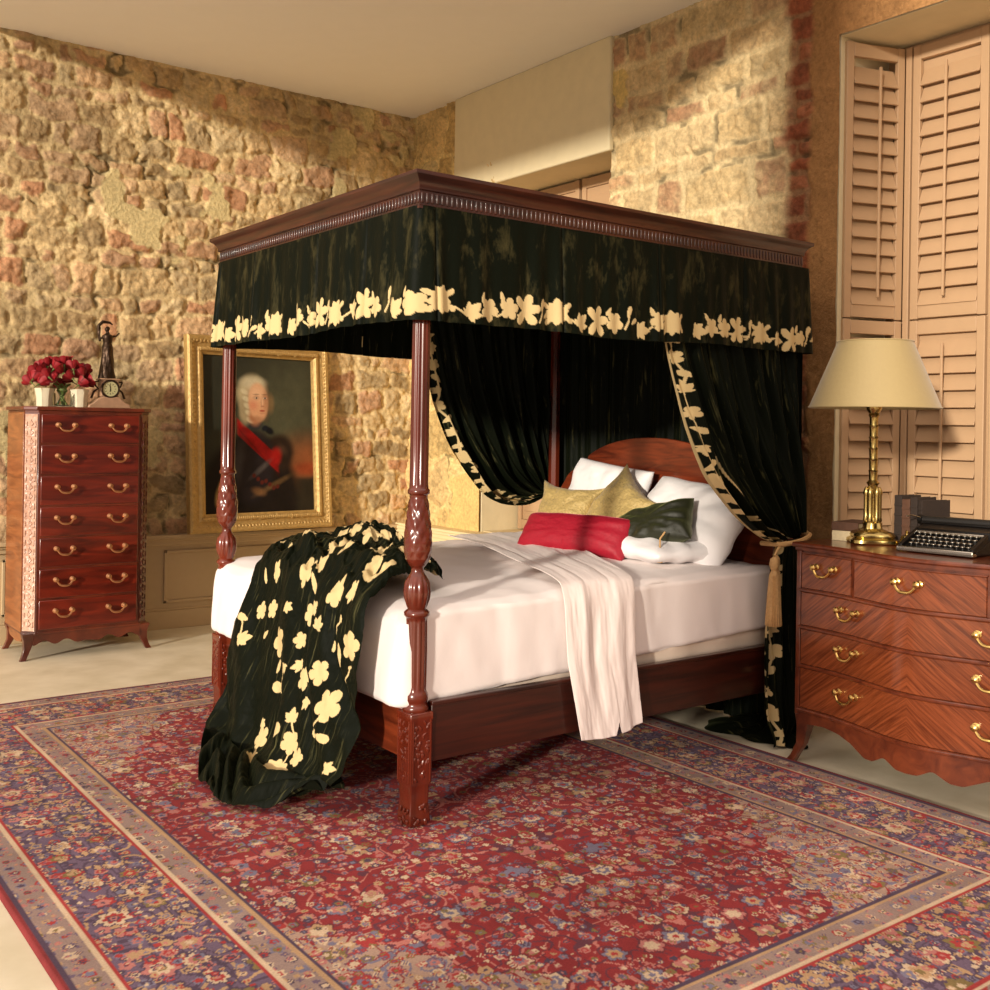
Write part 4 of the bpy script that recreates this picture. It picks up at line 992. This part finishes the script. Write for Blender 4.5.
def make_rose():
    t = thing('red_rose', 'crimson rose head in the bouquet on the tall chest', 'rose', (0, 0, 0), 'red roses in the vase')
    V = []; Fc = []; rg = random.Random(2)
    for layer, (R, tilt, n) in enumerate(((.038, .25, 5), (.030, .6, 5), (.022, .95, 4), (.013, 1.25, 3))):
        for k in range(n):
            az = 2*PI*(k/n)+layer*.7
            b0 = len(V); m_ = 6
            for i in range(m_):
                for j in range(m_):
                    s_ = (i/(m_-1)-.5)*2; q = j/(m_-1)
                    wd = (2.6/n)*(.5+.5*math.sin(q*PI*.6)); an = az+s_*wd
                    rr2 = R*math.sin(min(1, q)*PI*.52)*(1-.10*s_*s_)+(.006*max(0, q-.8)/.2 if layer < 2 else 0); zz = -.010+q*R*(1.0+.5*tilt)-.004*abs(s_)
                    V.append((rr2*math.cos(an), rr2*math.sin(an), zz))
            for i in range(m_-1):
                for j in range(m_-1): Fc.append((b0+i*m_+j, b0+(i+1)*m_+j, b0+(i+1)*m_+j+1, b0+i*m_+j+1))
    mesh_obj('bloom', V, Fc, M_rose, t)
    mb = MB(); mb.lathe(0, 0, [(.002, -.05), (.003, -.02), (.006, -.012), (.006, -.008)], 8); mb.build('stem', M_stem, t)
    return t
r0_ = make_rose(); rg = random.Random(21); first = True
for k in range(34):
    gold = PI*(3-math.sqrt(5)); q = (k+.5)/34; ph_ = math.acos(1-q*1.12); az = k*gold
    dx = math.sin(ph_)*math.cos(az)*.165; dy = math.sin(ph_)*math.sin(az)*.085; dz = math.cos(ph_)*.125
    loc = (VX-.005+dx*rg.uniform(.92, 1.05), VY+dy, zc+.145+dz+rg.uniform(-.008, .008))
    rot = (math.sin(ph_)*-math.sin(az)*1.0, math.sin(ph_)*math.cos(az)*1.1, rg.uniform(0, 6))
    if first: r0_.location = loc; r0_.rotation_euler = rot; first = False; roses = [r0_]
    else: roses.append(copy_tree(r0_, loc, rot))
lat = lambda o: o.location.x*.8-o.location.y*.6
for o in roses: o['label'] = 'crimson rose packed inside the bouquet on the tall chest'
min(roses, key=lat)['label'] = 'crimson rose furthest left in the bouquet on the tall chest'
max(roses, key=lat)['label'] = 'crimson rose furthest right in the bouquet, nearest the figurine clock'
max(roses, key=lambda o: o.location.z)['label'] = 'topmost crimson rose of the bouquet on the tall chest'

# figurine clock
KX, KY = 2.035, 6.66
t = thing('figurine_clock', 'bronze figure of a woman on a marble mantel clock', 'clock', (KX, KY, zc)); ko = (KX, KY, zc)
mb = MB(ko)
mb.prism([(KX-.13, zc+.0), (KX-.125, zc+.02), (KX-.10, zc+.03), (KX-.075, zc+.055), (KX-.045, zc+.07), (KX+.055, zc+.07), (KX+.085, zc+.04), (KX+.12, zc+.025), (KX+.13, zc)], 1, KY-.05, KY+.05)
mb.build('plinth', M_marble, t, bevel=.006)
mb = MB(ko); mb.box(KX-.052, KX+.052, KY-.04, KY+.04, zc+.07, zc+.178); mb.box(KX-.062, KX+.062, KY-.048, KY+.048, zc+.172, zc+.182); mb.build('clock_case', M_marble, t, bevel=.005)
Rf = Matrix.Rotation(PI/2, 4, 'X'); Rf.translation = (KX, KY-.04, zc+.118)
mb = MB(ko); mb.lathe(0, 0, [(.044, 0), (.056, 0), (.058, .006), (.053, .012), (.046, .010), (.045, .004)], 32, M=Rf); mb.build('bezel', M_bronze, t)
mb = MB(ko); mb.lathe(0, 0, [(.046, 0), (.046, .005)], 32, M=Rf); d = mb.build('dial', M_dial, t)
mb = MB(ko)
for k in range(12):
    a_ = k*PI/6; mb.box(-.0015, .0015, .026, .034, .005, .0062, Rf @ Matrix.Rotation(a_, 4, 'Z'))
mb.box(-.0015, .0015, 0, .026, .006, .0075, Rf @ Matrix.Rotation(.2, 4, 'Z')); mb.box(-.002, .002, 0, .018, .006, .0075, Rf @ Matrix.Rotation(3.0, 4, 'Z')); mb.build('hands', M_black, d)
mb = MB(ko)
for sg in (-1, 1):
    mb.tube([(KX+sg*.055, KY, zc+.165), (KX+sg*.085, KY, zc+.16), (KX+sg*.075, KY, zc+.135), (KX+sg*.06, KY, zc+.12), (KX+sg*.085, KY, zc+.10), (KX+sg*.10, KY, zc+.06)], [.005, .007, .006, .007, .006, .008], 6)
mb.build('scroll_mounts', M_bronze, t)
mb = MB(ko); z0 = zc+.182; fx = KX-.008
mb.lathe(fx, KY, [(.050, z0), (.049, z0+.01), (.041, z0+.06), (.036, z0+.12), (.031, z0+.16), (.033, z0+.19), (.025, z0+.215), (.031, z0+.245), (.032, z0+.262), (.012, z0+.275), (.010, z0+.285)], 24, lambda a_, z_: 1+.10*math.sin(a_*5+z_*30) if z_ < z0+.19 else 1)
mb.ball((fx-.004, KY, z0+.300), (.0135, .014, .017), 14); mb.ball((fx+.002, KY+.006, z0+.305), (.014, .014, .015), 10)
mb.tube([(fx+.026, KY, z0+.258), (fx+.050, KY-.006, z0+.262), (fx+.068, KY-.01, z0+.282)], [.008, .006, .005], 8)
mb.tube([(fx-.026, KY, z0+.258), (fx-.046, KY-.008, z0+.235), (fx-.052, KY-.01, z0+.27), (fx-.045, KY, z0+.31)], [.008, .0065, .005, .005], 8)
mb.tube([(fx-.045, KY, z0+.225), (fx-.056, KY, z0+.27), (fx-.054, KY, z0+.32), (fx-.030, KY, z0+.345), (fx+.012, KY, z0+.342), (fx+.03, KY, z0+.33)], [.008, .006, .010, .011, .008, .004], 8)
o = mb.build('figure', M_bronze, t)
md = o.modifiers.new('fuse', 'REMESH'); md.mode = 'VOXEL'; md.voxel_size = .0028; md.use_smooth_shade = True

# ------------------------------------------------------------------ portrait
pb = [Vector((2.60, 6.80, .640)), Vector((3.69, 6.90, .640))]
axp = (pb[1]-pb[0]); PWd = axp.length; axp.normalize(); lean = Vector((0, .12, 1.30)).normalized()
PH = 1.32; nrm = axp.cross(lean).normalized()
M = Matrix((axp, lean, nrm)).transposed().to_4x4(); M.translation = pb[0]     # local x across, y up, z towards the room
if nrm.y > 0: print('portrait normal flipped')
t = thing('portrait_painting', 'oil portrait of a white wigged person in a red sash in a wide gilt frame', 'painting', pb[0]); po = pb[0]
mb = MB(po); fwd = .125
prof = [(0, 0), (0, .05), (.012, .062), (.03, .060), (.045, .045), (.07, .038), (.085, .048), (.10, .046), (.112, .030), (.125, .022), (.125, 0)]
V = []; Fc = []; n = len(prof)
for (d_, h) in prof:
    for (xa, ya) in ((d_, d_), (PWd-d_, d_), (PWd-d_, PH-d_), (d_, PH-d_)): V.append(M @ Vector((xa, ya, h)))
for i in range(n-1):
    for k in range(4): Fc.append((i*4+k, i*4+(k+1) % 4, i*4+4+(k+1) % 4, i*4+4+k))
mb.raw(V, Fc); fr = mb.build('frame', M_gold, t, ang=20)
mb = MB(po); rg = random.Random(4)      # carved leaf ornament along the rails
def orn(a_, b_, m_):
    for k in range(m_):
        p = a_.lerp(b_, (k+.5)/m_); mb.ball(M @ Vector((p.x, p.y, .047)), (.013+.004*rg.random(), .013, .014), 7); mb.ball(M @ Vector((p.x+rg.uniform(-.012, .012), p.y+rg.uniform(-.012, .012), .045)), .009, 6)
q = .035
orn(Vector((q, q)), Vector((PWd-q, q)), 40); orn(Vector((q, PH-q)), Vector((PWd-q, PH-q)), 40); orn(Vector((q, q)), Vector((q, PH-q)), 46); orn(Vector((PWd-q, q)), Vector((PWd-q, PH-q)), 46)
q = .092
orn(Vector((q, q)), Vector((PWd-q, q)), 60); orn(Vector((q, PH-q)), Vector((PWd-q, PH-q)), 60)
mb.ball(M @ Vector((PWd*.56, PH-.02, .05)), (.035, .02, .02), 8)
mb.build('carved_ornament', M_gold, fr)
mb = MB(po); mb.box(.01, PWd-.01, .01, PH-.01, -.008, .004, M); mb.build('backing_board', M_book, t)
cw, chh = PWd-2*fwd+.02, PH-2*fwd+.02
xs = np.linspace(0, 1, 240); ys = np.linspace(0, 1, 320); A, B = np.meshgrid(xs, ys, indexing='ij')   # B down from top
Bg = 1-B
def ell(cx, cy, rx, ry, rot=0, s=.12):
    c_, s_ = math.cos(rot), math.sin(rot); dx = A-cx; dy = (Bg-cy)*1.28; a_ = dx*c_+dy*s_; b_ = -dx*s_+dy*c_
    r = np.hypot(a_/rx, b_/ry); return 1-sstep(1-s, 1+s, r)
nz_ = fbm(A*7, Bg*9, 5, 5)
img = np.array(L(46, 46, 36))*np.ones(A.shape+(3,)); img = img*(.65+.7*nz_)[..., None]
def lay(m_, c_, v_=.3):
    global img
    k_ = (m_*1.0)[..., None]; img = img*(1-k_)+np.array(c_)*(1-v_+2*v_*fbm(A*14, Bg*17, 8, 4))[..., None]*k_
lay(ell(.72, .40, .34, .50, .4, .9)*.7, L(84, 84, 62)); lay(ell(.95, .68, .25, .18, 0, .9)*.75, L(150, 84, 46)); lay(ell(.93, .72, .12, .05, 0, .6)*.7, L(150, 62, 34))
lay(sstep(.76, .80, Bg)*sstep(.7, .9, A), L(44, 38, 28))
lay(ell(.40, .92, .44, .52, .1, .12), L(26, 20, 18), .4)                       # cloak
lay(ell(.66, .62, .14, .16, .5, .25), L(40, 28, 22), .4)
lay(ell(.42, .70, .20, .30, .2, .15), L(34, 28, 30), .4)                       # breast
d_ = np.abs((A-.33)*.60-(Bg-.47)*.80*1.28*.62)                                  # sash, shoulder to waist
sash = sstep(.075, .06, np.abs((Bg-.47)*1.28-(A-.33)*.86))*sstep(.28, .32, A)*sstep(.68, .64, A)
lay(sash, L(132, 16, 16), .6)
lay(ell(.64, .64, .05, .07, .3, .5), L(150, 22, 20), .5)
for k in range(6): lay(ell(.34+.06*k, .49+.05*k, .05, .006, .9, .8)*.5, L(70, 8, 10), .3)
lay(ell(.30, .70, .04, .20, .2, .8)*.5, L(70, 66, 66), .4); lay(ell(.50, .72, .02, .10, .9, .8)*.6, L(96, 88, 84), .4); lay(ell(.70, .60, .05, .03, .8, .8)*.4, L(84, 60, 46), .4)
lay(ell(.62, .82, .17, .022, -.45, .6)*.8, L(96, 72, 44), .6); lay(ell(.48, .86, .06, .03, .3, .6)*.7, L(120, 84, 52), .5); lay(ell(.16, .86, .05, .12, .3, .3)*.8, L(150, 120, 70), .5)
for k in range(7): lay(ell(.44+.035*k, .76+.01*(k % 3)+.012*k, .016, .018, .4, .4), L(84, 32, 24), .3)
lay(ell(.44, .425, .085, .05, .3, .4), L(34, 38, 46)); lay(ell(.585, .475, .045, .028, .5, .4), L(16, 18, 24)); lay(ell(.545, .46, .03, .022, -.5, .4), L(22, 26, 34))   # dark stock and bow
lay(ell(.435, .24, .130, .150, .1, .25), L(176, 162, 126), .25)                 # wig
lay(ell(.385, .33, .062, .13, .1, .35), L(160, 144, 110), .3); lay(ell(.60, .30, .035, .075, 0, .5), L(112, 92, 62), .3)
for k in range(5): lay(ell(.37+.012*k, .23+.045*k, .035, .020, .5, .4), L(196, 184, 150), .2)
lay(ell(.445, .17, .10, .045, .0, .6)*.8, L(200, 190, 158), .15)
lay(ell(.46, .385, .055, .07, 0, .5), L(176, 120, 84), .08)
lay(ell(.492, .290, .088, .150, -.05, .14), L(206, 156, 116), .06)              # face
lay(ell(.50, .345, .066, .085, 0, .3), L(208, 156, 116), .05)
lay(ell(.475, .235, .06, .06, 0, .9)*.7, L(226, 184, 146), .03)
lay(ell(.445, .315, .035, .035, 0, .9)*.5, L(206, 116, 90), .05); lay(ell(.565, .29, .022, .11, 0, .9)*.5, L(140, 92, 62), .05); lay(ell(.47, .40, .06, .02, 0, .8)*.5, L(130, 84, 58), .05)
for ex_ in (.475, .552):
    lay(ell(ex_, .266, .024, .016, 0, .8)*.55, L(150, 100, 72), .0); lay(ell(ex_, .268, .016, .0075, 0, .4)*.8, L(206, 184, 160), .0); lay(ell(ex_+.002, .268, .0075, .0075, 0, .4), L(48, 34, 26), 0); lay(ell(ex_, .245, .026, .0055, -.05, .6)*.6, L(110, 78, 52), 0)
lay(ell(.528, .295, .008, .035, 0, .7)*.6, L(228, 186, 148), 0); lay(ell(.520, .298, .006, .03, 0, .8)*.35, L(140, 92, 66), 0); lay(ell(.53, .320, .016, .007, 0, .6)*.6, L(150, 86, 64), 0)
lay(ell(.526, .349, .024, .0075, 0, .45)*.9, L(158, 52, 44), 0); lay(ell(.524, .365, .02, .006, 0, .8)*.4, L(150, 96, 70), 0)
P = np.zeros(A.shape+(3,))
Mn = np.array(M)
lx = (fwd-.01)+A*cw; ly = (fwd-.01)+B*chh; P = (Mn[:3, 0]*lx[..., None]+Mn[:3, 1]*ly[..., None]+Mn[:3, 2]*.010+Mn[:3, 3])
grid_obj('canvas', P, M_canvas, img, t, off=tuple(po))

# ------------------------------------------------------------------ serpentine chest on the right
SY, SH, SX, SB = 2.237, .560, 3.690, 4.26
DO = (3.95, SY, 0)
dr = thing('serpentine_chest', 'serpentine fronted mahogany chest with brass pulls beside the bed', 'chest of drawers', DO)
def xf(y_):
    s_ = np.clip((np.asarray(y_)-SY)/SH, -1.05, 1.05); return SX-.088*(.5+.5*np.cos(PI*s_))-.016*(1-np.cos(2*PI*s_))*.5*-1-.0*s_
def slab(mb, ya, yb_, z0f, z1f, out, thick, n=40, back=None, round_=0):
    ysl = np.linspace(ya, yb_, n); V = []; Fc = []
    for y_ in ysl:
        f_ = float(xf(y_))-out; g_ = (f_+thick) if back is None else back
        z0_ = z0f(y_) if callable(z0f) else z0f; z1_ = z1f(y_) if callable(z1f) else z1f
        if round_: V += [(f_+round_, y_, z0_), (f_, y_, z0_+round_), (f_, y_, z1_-round_), (f_+round_, y_, z1_), (g_, y_, z1_), (g_, y_, z0_)]
        else: V += [(f_, y_, z0_), (f_, y_, z1_), (g_, y_, z1_), (g_, y_, z0_)]
    k_ = 6 if round_ else 4
    for i in range(n-1):
        for k in range(k_): Fc.append((i*k_+k, i*k_+(k+1) % k_, (i+1)*k_+(k+1) % k_, (i+1)*k_+k))
    Fc += [tuple(range(k_)), tuple((n-1)*k_+k for k in range(k_-1, -1, -1))]
    mb.raw(V, Fc)
yA, yB = SY-SH, SY+SH
mb = MB(DO); slab(mb, yA+.012, yB-.012, .20, .880, 0, 0, back=SB-.01); mb.build('carcass', M_vcase, dr, ang=30)
mb = MB(DO); slab(mb, yA-.012, yB+.012, .880, .893, .010, 0, back=SB); slab(mb, yA-.022, yB+.022, .893, .912, .020, 0, back=SB, round_=.006); mb.build('chest_top', M_vcase, dr, ang=30)
mb = MB(DO)
for y_ in (yA, yB): mb = MB(DO); mb.box(SX-.012, SX+.03, y_-.018 if y_ > SY else y_-.004, y_+.004 if y_ > SY else y_+.018, .20, .88); mb.build('corner_stile', M_vcase, dr, bevel=.004)
def drawer(ya, yb_, za, zb_, hs):
    mb = MB(DO); slab(mb, ya, yb_, za, zb_, .010, .03, round_=.003); d = mb.build('drawer', M_veneer, dr, ang=30)
    mb = MB(DO); slab(mb, ya-.004, yb_+.004, zb_+.0005, zb_+.005, .013, .02); slab(mb, ya-.004, yb_+.004, za-.005, za-.0005, .013, .02); mb.build('cockbead', M_vcase, d)
    for hy in hs:
        e2 = .01; sl = (float(xf(hy+e2))-float(xf(hy-e2)))/(2*e2); fc = Vector((-1, sl, 0)).normalized()
        mb = MB(DO); bail(mb, (float(xf(hy))-.010, hy, (za+zb_)/2+.022), .092, fc, .0048); mb.build('handle', M_pullb, d)
q1, q2 = yB-.283, yA+.283
drawer(q1+.010, yB-.022, .725, .868, [yB-.14]); drawer(q2+.010, q1-.010, .725, .868, [SY]); drawer(yA+.022, q2-.010, .725, .868, [yA+.14])
for za, zb_ in ((.572, .710), (.412, .557), (.232, .397)): drawer(yA+.022, yB-.022, za, zb_, [yB-.265, yA+.275])
mb = MB(DO)
for z_ in (.717, .5645, .4045, .222): slab(mb, yA+.01, yB-.01, z_-.006, z_+.006, .018, .03, round_=.003)
mb.build('rail', M_vcase, dr, ang=30)
def apz(y_):
    s_ = abs(y_-SY)/SH
    return float(np.interp(s_, [0, .08, .17, .19, .28, .36, .5, .62, .75, .88, 1], [.116, .119, .146, .144, .116, .114, .150, .168, .176, .170, .150]))
mb = MB(DO); slab(mb, yA+.03, yB-.03, apz, .215, .008, .022, n=90); mb.build('apron', M_vcase, dr, ang=30)
for (fx, fy, sx, sy) in ((SX+.02, yB-.02, -1, 1), (SX+.02, yA+.02, -1, -1), (SB-.05, yB-.02, 1, 1), (SB-.05, yA+.02, 1, -1)):
    mb = MB(DO); lev = [(.30, .018, 0), (.22, .028, .0), (.15, .026, -.004), (.08, .019, .004), (.03, .016, .022), (.0, .019, .036)]; V = []; Fc = []
    for (z_, h, o_) in lev:
        for ax_, ay_ in ((-1, -1), (1, -1), (1, 1), (-1, 1)): V.append((fx+sx*o_+ax_*h, fy+sy*o_+ay_*h, z_))
    for i in range(len(lev)-1):
        for k in range(4): Fc.append((i*4+k, i*4+(k+1) % 4, i*4+4+(k+1) % 4, i*4+4+k))
    Fc += [(0, 1, 2, 3), tuple(len(lev)*4-4+k for k in range(4))]
    mb.raw(V, Fc); mb.build('foot', M_vcase, dr, bevel=.005)

# ------------------------------------------------------------------ lamp
zt = .912; LX, LY = 3.93, 2.615
t = thing('table_lamp', 'tall brass column lamp with wide tan shade on the serpentine chest', 'lamp', (LX, LY, zt)); lo_ = (LX, LY, zt)
lobe = lambda a_, z_: 1+.13*math.cos(a_*4) if z_ < zt+.08 else (1+.07*math.cos(a_*8))
mb = MB(lo_); mb.lathe(LX, LY, [(.098, zt), (.104, zt+.006), (.102, zt+.018), (.086, zt+.026), (.090, zt+.034), (.084, zt+.046), (.058, zt+.056), (.040, zt+.062), (.038, zt+.085), (.026, zt+.092), (.024, zt+.105)], 64, lobe); mb.build('base', M_brass, t, ang=50)
mb = MB(lo_)
for k in range(6):
    a_ = k*PI/3+.2; px_, py_ = LX+.026*math.cos(a_), LY+.026*math.sin(a_)
    mb.lathe(px_, py_, [(.008, zt+.085), (.012, zt+.095), (.010, zt+.11), (.010, zt+.20), (.013, zt+.21), (.009, zt+.225), (.003, zt+.235)], 12)
mb.build('colonnette_cluster', M_brass, t)
mb = MB(lo_); pr = [(.020, zt+.10), (.020, zt+.24), (.027, zt+.25), (.018, zt+.262)]
zz = zt+.262
while zz < zt+.50: pr += [(.0165, zz), (.0175, zz+.034), (.0205, zz+.039), (.0165, zz+.044)]; zz += .046
pr += [(.016, zt+.52), (.022, zt+.53), (.020, zt+.54), (.030, zt+.555), (.034, zt+.575), (.026, zt+.60), (.014, zt+.61), (.012, zt+.70)]
mb.lathe(LX, LY, pr, 20); mb.build('column', M_brass, t)
mb = MB(lo_); V = []; Fc = []; n = 64
rb, rt, z0, z1 = .262, .150, 1.475, 1.748
for (r_, z_) in ((rb, z0), (rt, z1), (rt-.003, z1), (rb-.003, z0)):
    for k in range(n): V.append((LX+r_*math.cos(2*PI*k/n), LY+r_*math.sin(2*PI*k/n), z_))
for i in range(4):
    for k in range(n): Fc.append((i*n+k, i*n+(k+1) % n, ((i+1) % 4)*n+(k+1) % n, ((i+1) % 4)*n+k))
mb.raw(V, Fc); sh = mb.build('lamp_shade', M_shade, t, ang=40)
for (r_, z_) in ((rb, z0), (rt, z1)): mb = MB(lo_); mb.tube([(LX+r_*math.cos(2*PI*k/48), LY+r_*math.sin(2*PI*k/48), z_) for k in range(49)], .0035, 6); mb.build('shade_trim', M_shade, sh)
mb = MB(lo_)
for k in range(3): a_ = k*2*PI/3; mb.tube([(LX, LY, zt+.70), (LX+.15*math.cos(a_), LY+.15*math.sin(a_), z1-.006)], .002, 5)
mb.ball((LX, LY, zt+.70), .008, 8); mb.build('shade_carrier', M_brass, t)

# ------------------------------------------------------------------ things round the lamp
def book(name, label, x_, y_, z_, w_, h_, d_, mat, rz=0, flat=False, group=None):
    """flat: lies on its side; w_ = thickness"""
    t = thing(name, label, 'book', (x_, y_, z_), group, rz)
    mb = MB()
    if flat:
        mb.box(-d_/2, d_/2, -h_/2, h_/2, 0, .004); mb.box(-d_/2, d_/2, -h_/2, h_/2, w_-.004, w_); mb.box(-d_/2-.002, -d_/2+.004, -h_/2, h_/2, 0, w_); c_ = mb.build('cover', mat, t, bevel=.002)
        mb = MB(); mb.box(-d_/2+.004, d_/2-.005, -h_/2+.005, h_/2-.005, .004, w_-.004); mb.build('pages', M_page, t)
    else:
        mb.box(-d_/2, d_/2, -w_/2, -w_/2+.003, 0, h_); mb.box(-d_/2, d_/2, w_/2-.003, w_/2, 0, h_); mb.box(-d_/2-.003, -d_/2+.002, -w_/2, w_/2, 0, h_)
        for q in (.2, .4, .6, .8): mb.box(-d_/2-.006, -d_/2, -w_/2, w_/2, h_*q-.004, h_*q+.004)
        mb.build('cover', mat, t, bevel=.0015)
        mb = MB(); mb.box(-d_/2+.003, d_/2-.004, -w_/2+.003, w_/2-.003, .004, h_-.005); mb.build('pages', M_page, t)
    return t
book('old_book', 'thick worn book lying flat left of the lamp base, lower of two', 4.0, 2.742, zt, .042, .13, .20, M_page, .25, True)
book('old_book', 'brown leather book on top of the flat pair left of the lamp', 4.0, 2.745, zt+.0425, .036, .12, .19, M_book, .15, True)
for k, (y_, w_, h_, mt, lb) in enumerate(((2.560, .034, .20, M_bookd, 'dark upright book just right of the lamp column'), (2.524, .036, .185, M_book, 'brown ribbed leather book standing between two dark books'), (2.488, .030, .195, M_bookd, 'dark upright book nearest the typewriter carriage'))):
    book('old_book', lb, 4.10, y_, zt, w_, h_, .14, mt, group='upright books behind the typewriter')
book('old_book', 'thin dark book leaning open at the right end of the upright books', 4.11, 2.446, zt, .022, .185, .15, M_bookd, -.25, group='upright books behind the typewriter')
# small brass dish right of the lamp
t = thing('brass_dish', 'small brass pot with a knobbed lid right of the lamp base', 'pot', (3.96, 2.475, zt))
mb = MB(); mb.lathe(0, 0, [(.022, 0), (.026, .004), (.030, .02), (.024, .032), (.018, .034)], 20); mb.build('bowl', M_brass, t)
mb = MB(); mb.lathe(0, 0, [(.024, .034), (.022, .040), (.008, .046), (.005, .052), (.008, .058), (.003, .064)], 20); mb.build('lid', M_brass, t)

# typewriter
TY = (3.94, 2.25, zt); tr = math.radians(4)
t = thing('typewriter', 'vintage black portable typewriter on the serpentine chest', 'typewriter', TY, None, tr)
# local: -x faces the user, y across (0.30 wide)
mb = MB(); mb.prism([(-.16, .004), (-.155, .022), (-.05, .060), (-.045, .085), (.02, .098), (.13, .098), (.14, .085), (.14, .004)], 1, -.150, .150); mb.build('body', M_black, t, bevel=.006)
mb = MB(); mb.box(-.186, -.150, -.150, .150, .004, .016); mb.box(-.186, -.180, -.150, .150, .004, .024); mb.build('front_bar', M_chrome, t, bevel=.003)
for yy in (-.140, .140):
    mb = MB(); mb.prism([(-.18, .004), (-.175, .03), (-.05, .082), (-.05, .004)], 1, yy-.008, yy+.008); mb.build('key_guard', M_black, t, bevel=.003)
mb = MB(); mb.box(-.058, -.050, -.135, .135, .068, .078); mb.build('trim_strip', M_chrome, t, bevel=.002)
mb = MB(); Rt = Matrix.Rotation(PI/2, 4, 'X'); Rt.translation = (.06, .165, .112); mb.lathe(0, 0, [(.017, 0), (.017, .33)], 24, M=Rt); mb.build('platen', M_key, t)
for yy in (-.178, .178):
    mb = MB(); Rk = Matrix.Rotation(PI/2, 4, 'X'); Rk.translation = (.06, yy+.009, .112); mb.lathe(0, 0, [(.016, 0), (.019, .003), (.019, .015), (.016, .018)], 20, M=Rk); mb.build('platen_knob', M_black, t)
mb = MB(); mb.box(.03, .10, -.165, .165, .098, .106); mb.box(.085, .10, -.14, .14, .106, .125); mb.build('carriage', M_black, t, bevel=.003)
mb = MB(); mb.tube([(.04, .17, .12), (.0, .185, .13), (-.03, .19, .128)], .003, 6); mb.build('return_lever', M_chrome, t)
km = None
for r_ in range(4):
    for k in range(11):
        px_, pz_ = -.150+.026*r_, .034+.0115*r_; py_ = -.118+.0225*k+.006*(r_ % 2)
        if km is None:
            mb = MB(); mb.lathe(0, 0, [(.0035, -.022), (.0035, -.001), (.0085, 0), (.0095, .002), (.0085, .0045), (.006, .0035)], 14); km = mb.build('key', M_key, t); o = km
            mb = MB(); mb.lathe(0, 0, [(.0082, .0015), (.0098, .002), (.0098, .0038), (.0086, .0048)], 14); ring = mb.build('key_ring', M_chrome, o)
        else:
            o = km.copy(); C.objects.link(o); o.parent = t
            rg_ = ring.copy(); C.objects.link(rg_); rg_.parent = o
        o.location = (px_, py_, pz_)
mb = MB(); mb.box(-.176, -.162, -.07, .07, .022, .029); mb.build('space_bar', M_key, t, bevel=.002)
